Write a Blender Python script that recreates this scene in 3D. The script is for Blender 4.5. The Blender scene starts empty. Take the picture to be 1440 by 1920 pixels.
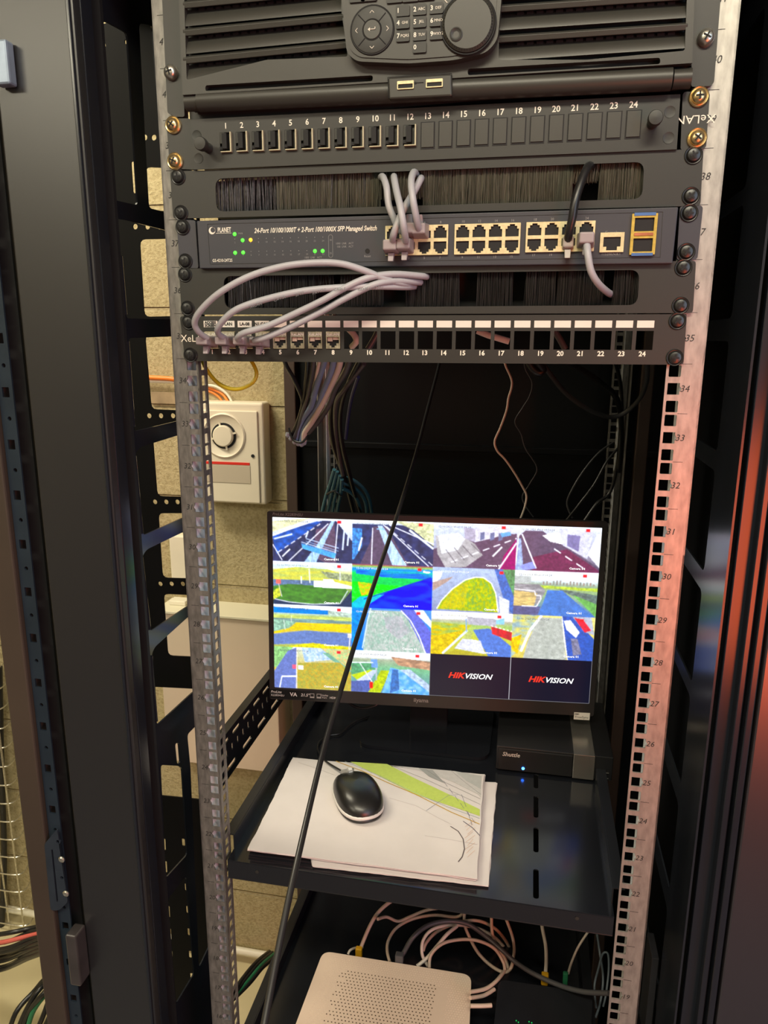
import bpy, bmesh, math, random
import numpy as np
from mathutils import Vector, Matrix
random.seed(7); np.random.seed(7)
SC = bpy.context.scene
COL = SC.collection

# ------------------------------------------------------------------ camera
CAM = np.array([0.109603, -0.712325, 0.020605])
FPX = 1380.196
RR = np.array([[0.98059148, 0.19600911, 0.00455775], [0.04922197, -0.2236119, -0.9734346], [-0.18978289, 0.95476602, -0.22891988]])
cam = bpy.data.objects.new('camera', bpy.data.cameras.new('camera'))
COL.objects.link(cam); SC.camera = cam
cam.matrix_world = Matrix(((RR[0][0], -RR[1][0], -RR[2][0], CAM[0]), (RR[0][1], -RR[1][1], -RR[2][1], CAM[1]), (RR[0][2], -RR[1][2], -RR[2][2], CAM[2]), (0, 0, 0, 1)))
cam.data.sensor_fit = 'VERTICAL'; cam.data.sensor_height = 36.0; cam.data.lens = FPX / 1920 * 36.0
cam.data.clip_start = 0.01; cam.data.clip_end = 50

# ------------------------------------------------------------------ view, world, lights
vs = SC.view_settings
vs.view_transform = 'Standard'; vs.look = 'None'; vs.gamma = 1.0; vs.exposure = 0.35; vs.use_curve_mapping = False
w = bpy.data.worlds.new('world'); SC.world = w; w.use_nodes = True
w.node_tree.nodes['Background'].inputs[0].default_value = (0.55, 0.6, 0.7, 1); w.node_tree.nodes['Background'].inputs[1].default_value = 0.02


def area(name, loc, target, size, power, color, sy=None):
    l = bpy.data.lights.new(name, 'AREA'); l.energy = power; l.color = color
    l.shape = 'RECTANGLE'; l.size = size; l.size_y = sy or size
    o = bpy.data.objects.new(name, l); COL.objects.link(o); o.location = loc
    o.rotation_euler = (Vector(target) - Vector(loc)).to_track_quat('-Z', 'Y').to_euler()
    return o


WARM = (1.0, 0.91, 0.70)
area('ceiling_lamp_light', (0.1, -1.25, 1.02), (0.1, -1.2, -1), 1.2, 29, WARM, 0.3)
area('ceiling_lamp_light', (-1.15, 0.15, 1.02), (-0.95, 0.8, -0.9), 0.9, 24, WARM, 0.3)
area('added_blue_light', (1.5, -1.7, 0.2), (-0.3, 0.1, -0.4), 0.7, 12, (0.60, 0.78, 1.0), 1.6)  # added blue light for the bluish rail faces; no doorway there
area('ceiling_lamp_light', (-1.5, -2.0, 1.02), (-1.1, -0.9, -1), 0.9, 17, WARM, 0.3)  # added lamp for the beige sheen at the top of the left post
area('added_red_light', (0.62, -1.0, -0.42), (0.33, 0.0, -0.22), 0.24, 4.6, (1.0, 0.13, 0.035), 0.50)  # added red light in place of an unseen red object

# ------------------------------------------------------------------ helpers


def at(ax, c, px, py):
    """point where the sight line of photo pixel (px,py) meets the plane axis=c"""
    d = np.array([(px - 720) / FPX, (py - 960) / FPX, 1.0]) @ RR
    t = (c - CAM[ax]) / d[ax]
    return Vector(CAM + t * d)


def F(px, py, y=-0.003):
    return at(1, y, px, py)


def D(px, py, dist):
    d = np.array([(px - 720) / FPX, (py - 960) / FPX, 1.0]) @ RR
    return Vector(CAM + dist * d)


def s2l(c):
    return tuple((x / 12.92 if x <= 0.04045 else ((x + 0.055) / 1.055) ** 2.4) for x in c)


def rgb(r, g, b):
    return s2l((r / 255, g / 255, b / 255))


MATS = {}


def mat(name, col, rough=0.5, metal=0.0, noise=None, bump=None, coat=0.0, emit=None, spec=0.5, trans=0.0):
    if name in MATS: return MATS[name]
    m = bpy.data.materials.new(name); m.use_nodes = True; MATS[name] = m
    nt = m.node_tree; b = nt.nodes['Principled BSDF']
    b.inputs['Base Color'].default_value = (*col, 1); b.inputs['Roughness'].default_value = rough
    b.inputs['Metallic'].default_value = metal; b.inputs['Coat Weight'].default_value = coat
    b.inputs['Specular IOR Level'].default_value = spec
    b.inputs['Transmission Weight'].default_value = trans
    if emit: b.inputs['Emission Color'].default_value = (*emit[0], 1); b.inputs['Emission Strength'].default_value = emit[1]
    tc = nt.nodes.new('ShaderNodeTexCoord')
    if noise:
        sc, amt = noise[0], noise[1]
        n = nt.nodes.new('ShaderNodeTexNoise'); n.inputs['Scale'].default_value = sc; n.inputs['Detail'].default_value = 5
        if len(noise) > 2:
            mp = nt.nodes.new('ShaderNodeMapping'); mp.inputs['Scale'].default_value = noise[2]
            nt.links.new(tc.outputs['Object'], mp.inputs[0]); nt.links.new(mp.outputs[0], n.inputs['Vector'])
        else: nt.links.new(tc.outputs['Object'], n.inputs['Vector'])
        r = nt.nodes.new('ShaderNodeValToRGB')
        r.color_ramp.elements[0].position = 0.3; r.color_ramp.elements[1].position = 0.7
        r.color_ramp.elements[0].color = (*[c * (1 - amt) for c in col], 1)
        r.color_ramp.elements[1].color = (*[min(1, c * (1 + amt)) for c in col], 1)
        nt.links.new(n.outputs['Fac'], r.inputs[0]); nt.links.new(r.outputs[0], b.inputs['Base Color'])
    if bump:
        n2 = nt.nodes.new('ShaderNodeTexNoise'); n2.inputs['Scale'].default_value = bump[0]; n2.inputs['Detail'].default_value = 4
        nt.links.new(tc.outputs['Object'], n2.inputs['Vector'])
        bp = nt.nodes.new('ShaderNodeBump'); bp.inputs['Strength'].default_value = bump[1]; bp.inputs['Distance'].default_value = bump[2]
        nt.links.new(n2.outputs['Fac'], bp.inputs['Height']); nt.links.new(bp.outputs[0], b.inputs['Normal'])
    return m


BLK = mat('black powder coat', (0.010, 0.011, 0.014), 0.34, bump=(900, 0.10, 0.0003))
BLKG = mat('black gloss paint', (0.012, 0.014, 0.02), 0.22, noise=(3, 0.2))
PANEL = mat('panel black', (0.024, 0.0235, 0.021), 0.42, bump=(1200, 0.1, 0.0002))
DARK = mat('cavity black', (0.004, 0.004, 0.005), 0.7, noise=(20, 0.2))
REC = mat('recorder plastic', (0.034, 0.033, 0.028), 0.40, bump=(1500, 0.12, 0.0002))
RECD = mat('recorder grille', (0.022, 0.022, 0.019), 0.5, noise=(40, 0.2))
SWB = mat('switch blue grey', (0.040, 0.041, 0.052), 0.42, bump=(1200, 0.1, 0.0002))
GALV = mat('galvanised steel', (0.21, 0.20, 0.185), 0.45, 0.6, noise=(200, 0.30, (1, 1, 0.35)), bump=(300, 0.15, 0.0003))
ZINC = mat('lit zinc', (0.74, 0.76, 0.79), 0.45, 0.1, noise=(80, 0.1, (1, 1, 0.35)))  # paler than the rails; light inside the holes is put into the colour
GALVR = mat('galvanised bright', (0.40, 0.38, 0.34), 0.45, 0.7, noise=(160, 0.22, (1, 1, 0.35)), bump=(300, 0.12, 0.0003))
INK = mat('printed dark', (0.02, 0.02, 0.02), 0.6, noise=(50, 0.1))
WHT = mat('printed white', (0.78, 0.74, 0.64), 0.6, noise=(50, 0.05))
GRYT = mat('printed grey', (0.26, 0.26, 0.26), 0.6, noise=(50, 0.05))
LBL = mat('label paper', (0.70, 0.64, 0.58), 0.6, noise=(50, 0.05))
SILV = mat('screw silver', (0.62, 0.60, 0.53), 0.28, 0.9, noise=(200, 0.2))
BRASS = mat('washer yellow', (0.62, 0.47, 0.24), 0.28, 0.9, noise=(200, 0.2))
SCRB = mat('screw black', (0.014, 0.014, 0.014), 0.32, noise=(200, 0.2))
CREAM = mat('port cream', (0.72, 0.62, 0.36), 0.35, 0.2, noise=(300, 0.15))
NICK = mat('nickel shell', (0.60, 0.55, 0.42), 0.30, 0.8, noise=(300, 0.25))
GOLD = mat('cage gold', (0.72, 0.52, 0.12), 0.3, 0.6, noise=(300, 0.15))
BLUE = mat('blue gasket', (0.06, 0.14, 0.35), 0.4, noise=(50, 0.1))
CGREY = mat('cable grey', (0.38, 0.38, 0.41), 0.45, noise=(30, 0.06))
CGREY2 = mat('boot grey', (0.30, 0.26, 0.27), 0.5, noise=(60, 0.06))
CBLK = mat('cable black', (0.012, 0.012, 0.013), 0.35, noise=(30, 0.1))
CDK = mat('cable dark grey', (0.06, 0.06, 0.065), 0.42, noise=(30, 0.1))
CWHT = mat('cable white', (0.62, 0.54, 0.47), 0.45, noise=(30, 0.06))
CPNK = mat('cable warm white', (0.50, 0.38, 0.30), 0.45, noise=(30, 0.06))
CYEL = mat('cable yellow', (0.55, 0.42, 0.01), 0.35, noise=(30, 0.06))
CORG = mat('cable orange', (0.90, 0.24, 0.03), 0.4, noise=(30, 0.06))
CBLU = mat('cable blue grey', (0.17, 0.24, 0.40), 0.45, noise=(30, 0.1))
CTEAL = mat('cable teal', (0.035, 0.12, 0.16), 0.45, noise=(30, 0.1))
CGRN = mat('cable green', (0.02, 0.16, 0.07), 0.4, noise=(30, 0.1))
CRED = mat('cable pink', (0.60, 0.12, 0.10), 0.4, noise=(30, 0.1))
YPLG = mat('plug yellow', (0.62, 0.32, 0.01), 0.4, noise=(30, 0.1))
PVC = mat('pvc white', (0.78, 0.74, 0.60), 0.4, noise=(10, 0.05))
SIREN = mat('siren cream', (0.76, 0.68, 0.54), 0.45, noise=(8, 0.03))
SIRENL = mat('siren lens pane', (0.52, 0.44, 0.34), 0.5, noise=(8, 0.03))
REDP = mat('red strip', (0.70, 0.03, 0.02), 0.4, noise=(8, 0.05))
CABW = mat('cabinet beige', (0.66, 0.55, 0.43), 0.5, noise=(4, 0.03))
CABT = mat('cabinet lit top', (0.72, 0.68, 0.52), 0.5, noise=(4, 0.03))  # paler copy of the cabinet beige, light on its top put into the colour
PAPER = mat('plan paper', (0.62, 0.57, 0.56), 0.75, noise=(25, 0.03), bump=(30, 0.15, 0.002))
ROUT = mat('router plastic', (0.60, 0.48, 0.38), 0.5, noise=(8, 0.03))
MON = mat('monitor bezel', (0.022, 0.018, 0.018), 0.4, bump=(1500, 0.1, 0.0002))
MSEB = mat('mouse black', (0.010, 0.010, 0.010), 0.32, noise=(30, 0.1))
MSES = mat('mouse silver', (0.60, 0.58, 0.56), 0.3, 0.1, noise=(30, 0.05))
MIRR = mat('polished steel band', (0.35, 0.33, 0.30), 0.25, 0.85, noise=(30, 0.05))
SHELF = mat('shelf black satin', (0.008, 0.009, 0.012), 0.16, noise=(6, 0.2), bump=(1500, 0.06, 0.0001))
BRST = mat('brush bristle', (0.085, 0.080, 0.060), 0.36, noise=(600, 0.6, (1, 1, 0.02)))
BRSTG = mat('glossy bristle', (0.10, 0.10, 0.11), 0.18, noise=(300, 0.4))
LEDG = mat('led green', (0.02, 0.4, 0.02), 0.4, emit=((0.08, 1.0, 0.04), 1.7))
LEDO = mat('led amber', (0.5, 0.2, 0.02), 0.4, emit=((1.0, 0.42, 0.02), 2.0))
LEDB = mat('led blue', (0.05, 0.2, 0.6), 0.4, emit=((0.02, 0.16, 1.0), 14.0))
LAMPE = mat('lamp diffuser', (0.9, 0.9, 0.8), 0.5, emit=((1.0, 0.92, 0.68), 3.0))


class MB:
    def __init__(s): s.v = []; s.f = []; s.m = []; s.mi = 0

    def add(s, vs, fs):
        o = len(s.v); s.v += [tuple(v) for v in vs]
        s.f += [tuple(i + o for i in f) for f in fs]; s.m += [s.mi] * len(fs)
        return s

    def box(s, x0, x1, y0, y1, z0, z1):
        return s.hexa([(x0, y0, z0), (x1, y0, z0), (x1, y1, z0), (x0, y1, z0)], [(x0, y0, z1), (x1, y0, z1), (x1, y1, z1), (x0, y1, z1)])

    def hexa(s, a, b):
        return s.add(list(a) + list(b), [(0, 3, 2, 1), (4, 5, 6, 7), (0, 1, 5, 4), (1, 2, 6, 5), (2, 3, 7, 6), (3, 0, 4, 7)])

    def prism(s, pts, off):
        """polygon of 3d points extruded by off"""
        n = len(pts); off = Vector(off); P = [Vector(p) for p in pts]
        vs = P + [p + off for p in P]
        return s.add(vs, [tuple(range(n))[::-1], tuple(range(n, 2 * n))] + [(i, (i + 1) % n, n + (i + 1) % n, n + i) for i in range(n)])

    def cyl(s, p0, p1, r0, r1=None, n=16):
        p0 = Vector(p0); p1 = Vector(p1); r1 = r0 if r1 is None else r1
        d = (p1 - p0).normalized(); a = d.orthogonal().normalized(); b = d.cross(a)
        vs = []
        for p, r in ((p0, r0), (p1, r1)):
            for i in range(n):
                t = 2 * math.pi * i / n; vs.append(p + r * (math.cos(t) * a + math.sin(t) * b))
        return s.add(vs, [tuple(range(n))[::-1], tuple(range(n, 2 * n))] + [(i, (i + 1) % n, n + (i + 1) % n, n + i) for i in range(n)])

    def lathe(s, c, axis, prof, n=24, ref=None):
        """prof = [(r, h)] around axis from c"""
        d = Vector(axis).normalized(); a = d.orthogonal().normalized(); b = d.cross(a); c = Vector(c)
        vs = []; fs = []
        for r, h in prof:
            for i in range(n):
                t = 2 * math.pi * i / n; vs.append(c + d * h + r * (math.cos(t) * a + math.sin(t) * b))
        for k in range(len(prof) - 1):
            for i in range(n):
                j = (i + 1) % n; fs.append((k * n + i, k * n + j, (k + 1) * n + j, (k + 1) * n + i))
        fs.append(tuple(range(n))[::-1]); fs.append(tuple(range((len(prof) - 1) * n, len(prof) * n)))
        return s.add(vs, fs)

    def tube(s, pts, r, n=10, sub=6, closed=False):
        P = [Vector(p) for p in pts]; Q = []
        m = len(P)
        if m == 2: Q = [P[0].lerp(P[1], i / 4) for i in range(5)]
        else:
            rng = range(m) if closed else range(m - 1)
            for i in rng:
                g = (lambda k: P[k % m]) if closed else (lambda k: P[max(0, min(m - 1, k))])
                p0, p1, p2, p3 = g(i - 1), g(i), g(i + 1), g(i + 2)
                for k in range(sub):
                    t = k / sub
                    Q.append(0.5 * ((2 * p1) + (p2 - p0) * t + (2 * p0 - 5 * p1 + 4 * p2 - p3) * t * t + (3 * p1 - p0 - 3 * p2 + p3) * t ** 3))
            if not closed: Q.append(P[-1])
        T = []
        L = len(Q)
        for i in range(L):
            a = Q[(i - 1) % L] if closed else Q[max(0, i - 1)]; b = Q[(i + 1) % L] if closed else Q[min(L - 1, i + 1)]
            T.append((b - a).normalized())
        nrm = T[0].orthogonal().normalized(); vs = []; fs = []
        for i in range(L):
            nrm = (nrm - T[i] * nrm.dot(T[i])); nrm = nrm.normalized() if nrm.length > 1e-9 else T[i].orthogonal().normalized()
            b = T[i].cross(nrm)
            rr = r(i / (L - 1)) if callable(r) else r
            for k in range(n):
                t = 2 * math.pi * k / n; vs.append(Q[i] + rr * (math.cos(t) * nrm + math.sin(t) * b))
        for i in range(L if closed else L - 1):
            j = (i + 1) % L
            for k in range(n):
                k2 = (k + 1) % n; fs.append((i * n + k, i * n + k2, j * n + k2, j * n + k))
        if not closed: fs.append(tuple(range(n))[::-1]); fs.append(tuple(range((L - 1) * n, L * n)))
        return s.add(vs, fs)

    def mesh2(s, me, fn):
        vs = [fn(v.co) for v in me.vertices]; fs = [tuple(p.vertices) for p in me.polygons]
        return s.add(vs, fs)

    def sheet(s, outer, holes, th, fn):
        """flat plate with real holes; fn maps (u,v,w) to a 3d point"""
        cu = bpy.data.curves.new('tmp', 'CURVE'); cu.dimensions = '2D'; cu.fill_mode = 'BOTH'; cu.extrude = th / 2
        for ring in [outer] + list(holes):
            sp = cu.splines.new('POLY'); sp.points.add(len(ring) - 1)
            for i, p in enumerate(ring): sp.points[i].co = (p[0] * 10, p[1] * 10, 0, 1)
            sp.use_cyclic_u = True
        o = bpy.data.objects.new('tmp', cu); me = bpy.data.meshes.new_from_object(o)
        s.mesh2(me, lambda c: fn(c.x / 10, c.y / 10, c.z))
        bpy.data.objects.remove(o); bpy.data.curves.remove(cu); bpy.data.meshes.remove(me)
        return s

    def text(s, body, size, org, right=(1, 0, 0), up=(0, 0, 1), shear=0, bold=0, align='CENTER', wid=1.0, res=2, th=0.0):
        cu = bpy.data.curves.new('tmp', 'FONT'); cu.body = body; cu.size = 1; cu.shear = shear; cu.offset = bold
        cu.align_x = align; cu.align_y = 'CENTER'; cu.resolution_u = res; cu.extrude = th
        o = bpy.data.objects.new('tmp', cu); me = bpy.data.meshes.new_from_object(o)
        R = Vector(right).normalized(); Uv = Vector(up).normalized(); N = R.cross(Uv); O = Vector(org)
        s.mesh2(me, lambda c: O + R * c.x * size * wid + Uv * c.y * size + N * c.z * size)
        bpy.data.objects.remove(o); bpy.data.curves.remove(cu); bpy.data.meshes.remove(me)
        return s

    def build(s, name, mats, parent=None, smooth=False, bevel=0, bseg=2, autos=35):
        me = bpy.data.meshes.new(name); me.from_pydata(s.v, [], s.f)
        for m in (mats if isinstance(mats, (list, tuple)) else [mats]): me.materials.append(m)
        me.polygons.foreach_set('material_index', s.m)
        if smooth:
            me.polygons.foreach_set('use_smooth', [True] * len(s.f))
            me.update(); me.set_sharp_from_angle(angle=math.radians(autos))
        me.update()
        o = bpy.data.objects.new(name, me); COL.objects.link(o)
        if parent: o.parent = parent
        if bevel:
            b = o.modifiers.new('bevel', 'BEVEL'); b.width = bevel; b.segments = bseg; b.limit_method = 'ANGLE'; b.harden_normals = False
        return o


def tag(o, label, cat, group=None):
    o['label'] = label; o['category'] = cat
    if group: o['group'] = group
    return o


def thing(name, label, cat, loc=(0, 0, 0), group=None):
    o = bpy.data.objects.new(name, None); COL.objects.link(o); o.empty_display_size = 0.02
    return tag(o, label, cat, group)


def struct(o): o['kind'] = 'structure'; return o


def copy(o, parent, loc=None):
    c = o.copy(); COL.objects.link(c); c.parent = parent
    if loc is not None: c.location = loc
    return c


def rrect(x0, x1, y0, y1, r=0, n=4):
    if r <= 0: return [(x0, y0), (x1, y0), (x1, y1), (x0, y1)]
    out = []
    for cx, cy, a in ((x1 - r, y0 + r, -90), (x1 - r, y1 - r, 0), (x0 + r, y1 - r, 90), (x0 + r, y0 + r, 180)):
        for i in range(n + 1):
            t = math.radians(a + 90 * i / n); out.append((cx + r * math.cos(t), cy + r * math.sin(t)))
    return out


def rpoly(pts, r, n=3):
    """round the corners of a polygon"""
    out = []; m = len(pts)
    for i in range(m):
        p = Vector(pts[i]).to_2d(); a = Vector(pts[i - 1]).to_2d(); b = Vector(pts[(i + 1) % m]).to_2d()
        da = (a - p); db = (b - p); k = min(r, da.length * .45, db.length * .45)
        A = p + da.normalized() * k; B = p + db.normalized() * k
        for j in range(n + 1):
            t = j / n; q = (1 - t) ** 2 * A + 2 * t * (1 - t) * p + t * t * B; out.append((q.x, q.y))
    return out


def circ(cx, cy, r, n=14): return [(cx + r * math.cos(2 * math.pi * i / n), cy + r * math.sin(2 * math.pi * i / n)) for i in range(n)]


def XZ(y): return lambda u, v, w: (u, y + w, v)
def YZ(x): return lambda u, v, w: (x + w, u, v)
def XY(z): return lambda u, v, w: (u, v, z + w)


def fxz(pts, y): return [(p.x, p.z) for p in (F(a, b, y) for a, b in pts)]
def fyz(pts, x): return [(p.y, p.z) for p in (at(0, x, a, b) for a, b in pts)]


U = 0.04445
FLOOR = -1.6; CEIL = 1.08
# ------------------------------------------------------------------ room shell


def wall_mat():
    m = bpy.data.materials.new('painted block wall'); m.use_nodes = True; nt = m.node_tree; b = nt.nodes['Principled BSDF']
    tc = nt.nodes.new('ShaderNodeTexCoord'); sp = nt.nodes.new('ShaderNodeSeparateXYZ'); cb = nt.nodes.new('ShaderNodeCombineXYZ')
    nt.links.new(tc.outputs['Object'], sp.inputs[0])
    ad = nt.nodes.new('ShaderNodeMath'); ad.operation = 'ADD'
    nt.links.new(sp.outputs[0], ad.inputs[0]); nt.links.new(sp.outputs[1], ad.inputs[1])
    az = nt.nodes.new('ShaderNodeMath'); az.operation = 'ADD'; az.inputs[1].default_value = 0.13 + 0.2125 * 10
    nt.links.new(sp.outputs[2], az.inputs[0])
    nt.links.new(ad.outputs[0], cb.inputs[0]); nt.links.new(az.outputs[0], cb.inputs[1])
    br = nt.nodes.new('ShaderNodeTexBrick'); nt.links.new(cb.outputs[0], br.inputs['Vector'])
    br.inputs['Scale'].default_value = 1; br.inputs['Brick Width'].default_value = 0.45; br.inputs['Row Height'].default_value = 0.2125
    br.inputs['Mortar Size'].default_value = 0.005; br.inputs['Mortar Smooth'].default_value = 0.6
    br.inputs['Color1'].default_value = (0.50, 0.42, 0.24, 1); br.inputs['Color2'].default_value = (0.55, 0.465, 0.27, 1); br.inputs['Mortar'].default_value = (0.46, 0.38, 0.22, 1)
    n = nt.nodes.new('ShaderNodeTexNoise'); n.inputs['Scale'].default_value = 170; n.inputs['Detail'].default_value = 6; n.inputs['Roughness'].default_value = .65
    nt.links.new(tc.outputs['Object'], n.inputs['Vector'])
    mx = nt.nodes.new('ShaderNodeMix'); mx.data_type = 'RGBA'; mx.blend_type = 'MULTIPLY'; mx.inputs[0].default_value = 0.8
    r = nt.nodes.new('ShaderNodeValToRGB'); r.color_ramp.elements[0].position = .36; r.color_ramp.elements[1].position = .56
    r.color_ramp.elements[0].color = (.66, .62, .54, 1); r.color_ramp.elements[1].color = (1, 1, 1, 1)
    nt.links.new(n.outputs[0], r.inputs[0]); nt.links.new(br.outputs[0], mx.inputs[6]); nt.links.new(r.outputs[0], mx.inputs[7])
    nt.links.new(mx.outputs[2], b.inputs['Base Color'])
    mm = nt.nodes.new('ShaderNodeMath'); mm.operation = 'MULTIPLY_ADD'; mm.inputs[1].default_value = -2.2
    nt.links.new(br.outputs['Fac'], mm.inputs[0]); nt.links.new(n.outputs[0], mm.inputs[2])
    bp = nt.nodes.new('ShaderNodeBump'); bp.inputs['Strength'].default_value = 0.9; bp.inputs['Distance'].default_value = 0.004
    nt.links.new(mm.outputs[0], bp.inputs['Height']); nt.links.new(bp.outputs[0], b.inputs['Normal'])
    b.inputs['Roughness'].default_value = 0.85
    return m


WALL = wall_mat()
FLR = mat('painted concrete floor', (0.56, 0.49, 0.30), 0.5, noise=(3, 0.12), bump=(20, 0.1, 0.003))
CLG = mat('ceiling board', (0.55, 0.51, 0.40), 0.8, noise=(3, 0.05))
X0, X1, Y0, Y1 = -2.3, 1.9, -2.6, 0.85
struct(MB().box(X0, X1, Y1, Y1 + .1, FLOOR, CEIL).build('wall_back', WALL))
struct(MB().box(X0 - .1, X0, Y0, Y1, FLOOR, CEIL).build('wall_left', WALL))
struct(MB().box(X1, X1 + .1, Y0, Y1, FLOOR, CEIL).build('wall_right', mat('blue tinted side wall', (0.30, 0.34, 0.42), 0.8, noise=(3, 0.1))))  # unseen wall, tinted blue for its reflection in the left frame
struct(MB().box(X0, X1, Y0 - .1, Y0, FLOOR, 0.0).build('wall_front', mat('darkened front wall', (0.12, 0.125, 0.14), 0.8, noise=(3, 0.1))))  # unseen lower wall, darkened to cut warm bounce and reflections
DKF = mat('darkened front floor', (0.09, 0.095, 0.11), 0.6, noise=(3, 0.12))  # unseen front floor, darkened to cut warm bounce onto the rack
DKW = mat('slate wall paint', (0.10, 0.11, 0.13), 0.8, noise=(3, 0.1))
struct(MB().box(X0, X1, Y0 - .1, Y0, 0.0, CEIL).build('wall_front', CLG))  # unseen upper wall, kept pale for its reflection in the left post
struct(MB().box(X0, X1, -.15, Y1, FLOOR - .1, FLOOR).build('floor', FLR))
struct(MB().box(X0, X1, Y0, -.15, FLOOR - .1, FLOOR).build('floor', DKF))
struct(MB().box(X0, X1, Y0, Y1, CEIL, CEIL + .1).build('ceiling', CLG))
for (cx, cy, lab) in ((0.1, -1.25, 'ceiling light panel in front of the rack'), (-1.15, 0.15, 'ceiling light panel left of the rack'), (-1.5, -2.0, 'ceiling light panel behind the viewer on the left')):
    t = thing('ceiling_light', lab, 'light')
    MB().box(cx - .62, cx + .62, cy - .17, cy + .17, CEIL - .03, CEIL - .001).build('frame', PVC, t)
    MB().box(cx - .6, cx + .6, cy - .15, cy + .15, CEIL - .034, CEIL - .030).build('diffuser', LAMPE, t)

# ------------------------------------------------------------------ server cabinet
cab = thing('server_cabinet', 'tall open black server cabinet with two galvanised mounting rails', 'server rack')
# mounting rails


def rail(sgn, x_in, x_out, mt, zlo, zhi, labels=True, th=0.0016, inner=True, ybase=0.0, rev=False):
    a, b = sorted((sgn * x_in, sgn * x_out)); mb = MB(); hx = .0052; cx = sgn * (x_in + .0075)
    zs = [k * U + off for k in range(-34, 9) for off in (0.00635, 0.022225, 0.0381)]
    zs = [z for z in zs if zlo + .006 < z < zhi - .006]
    cuts = [zlo] + [(p + q) / 2 for p, q in zip(zs[:-1], zs[1:])] + [zhi]
    d0, d1 = (ybase, ybase + .021) if not rev else (ybase - .021, ybase)
    for i, z in enumerate(zs):
        mid_ = abs((z / U) % 1 - .5) < .05
        if mid_ and labels:
            h = rrect(cx - hx, cx + hx, z - hx, z + hx)
            h = (h[:1] + h[1:2] + [(cx + hx, z - .0026), (cx + hx + .0018, z), (cx + hx, z + .0026)] + h[2:]) if sgn > 0 else (h + [(cx - hx, z + .0026), (cx - hx - .0018, z), (cx - hx, z - .0026)])
        else: h = rrect(cx - hx, cx + hx, z - hx, z + hx, .001, 2)
        mb.sheet(rrect(a, b, cuts[i], cuts[i + 1]), [h], th, XZ(ybase + (th / 2 if not rev else -th / 2)))
        if inner: mb.sheet(rrect(d0, d1, cuts[i], cuts[i + 1]), [rrect(d0 + .0065, d0 + .0160, z - hx, z + hx, .001, 2)], th, YZ(sgn * (x_in + th / 2)))
    y0_, y1_ = (ybase, ybase + .034) if not rev else (ybase - .034, ybase)
    mb.box(*sorted((sgn * (x_out - th), sgn * x_out)), y0_, y1_, zlo, zhi)
    y0_, y1_ = (ybase, ybase + (.0235 if sgn < 0 else .017)) if not rev else (ybase - .0235, ybase)
    wx = abs(cx) + hx + (.0010 if sgn < 0 else .0008)
    o = mb.build('mounting_rail', mt, cab)
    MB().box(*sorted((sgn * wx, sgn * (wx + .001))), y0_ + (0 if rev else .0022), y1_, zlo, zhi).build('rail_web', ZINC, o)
    if labels:
        tx = MB()
        for k in range(-26, 9):
            if zlo < k * U + .022 < zhi: tx.text(str(35 + k), .0085, (sgn * .2440, ybase - .0003, k * U + .0222), shear=.2, wid=.95)
            if zlo < k * U < zhi: tx.box(*sorted((sgn * .2400, sgn * .2485)), ybase - .0003, ybase, k * U - .00015, k * U + .00015)
        tx.build('unit_numbers', INK, o)
    return o


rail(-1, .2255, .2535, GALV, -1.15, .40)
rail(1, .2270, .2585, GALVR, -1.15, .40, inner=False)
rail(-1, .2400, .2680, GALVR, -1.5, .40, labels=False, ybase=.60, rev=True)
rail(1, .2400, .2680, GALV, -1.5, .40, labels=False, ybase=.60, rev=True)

# left front post seen face on: wide inner plate, hollow, door strip, outer skin
PY = -.06
LPZ0, LPZ1 = -1.55, .42


def vplate(name, x0, x1, y0, y1, m, z0=LPZ0, z1=LPZ1, bevel=.002):
    return MB().box(x0, x1, y0, y1, z0, z1).build(name, m, cab, bevel=bevel)


LACQ = mat('lacquered post', (0.014, 0.014, 0.016), 0.36, spec=0.8, bump=(1500, .08, .0002))
vplate('front_post', -.379, -.296, PY, PY + .012, LACQ)
MB().box(-.2985, -.296, PY + .012, PY + .030, LPZ0, LPZ1).build('post_lip', BLKG, cab, bevel=.0008)
MB().box(-.302, -.2985, PY - .0025, PY, LPZ0, LPZ1).build('post_seam', BLKG, cab, bevel=.0008)
MB().box(-.434, -.300, PY + .050, PY + .055, LPZ0, LPZ1).build('post_channel', DARK, cab)
# punched strip
hs = []
z = -1.5; k = 0
while z < .35:
    if k % 2 == 0: hs.append(rrect(-.4085, -.4005, z - .005, z + .005, .0006, 2))
    else: hs.append(circ(-.4035, z, .0022))
    z += .0262; k += 1
MB().sheet(rrect(-.4125, -.3965, LPZ0, LPZ1), hs, .002, XZ(PY + .001)).build('punched_strip', mat('blue steel', (.03, .045, .065), .3, .5, noise=(20, .15)), cab)
MB().box(-.413, -.396, PY + .02, PY + .022, LPZ0, LPZ1).build('strip_backing', DARK, cab)
BRN = mat('brown black side skin', (0.045, 0.032, 0.024), 0.5, noise=(4, 0.15))
vplate('side_skin', -.441, -.4135, PY - .006, PY + .02, BRN)
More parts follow.
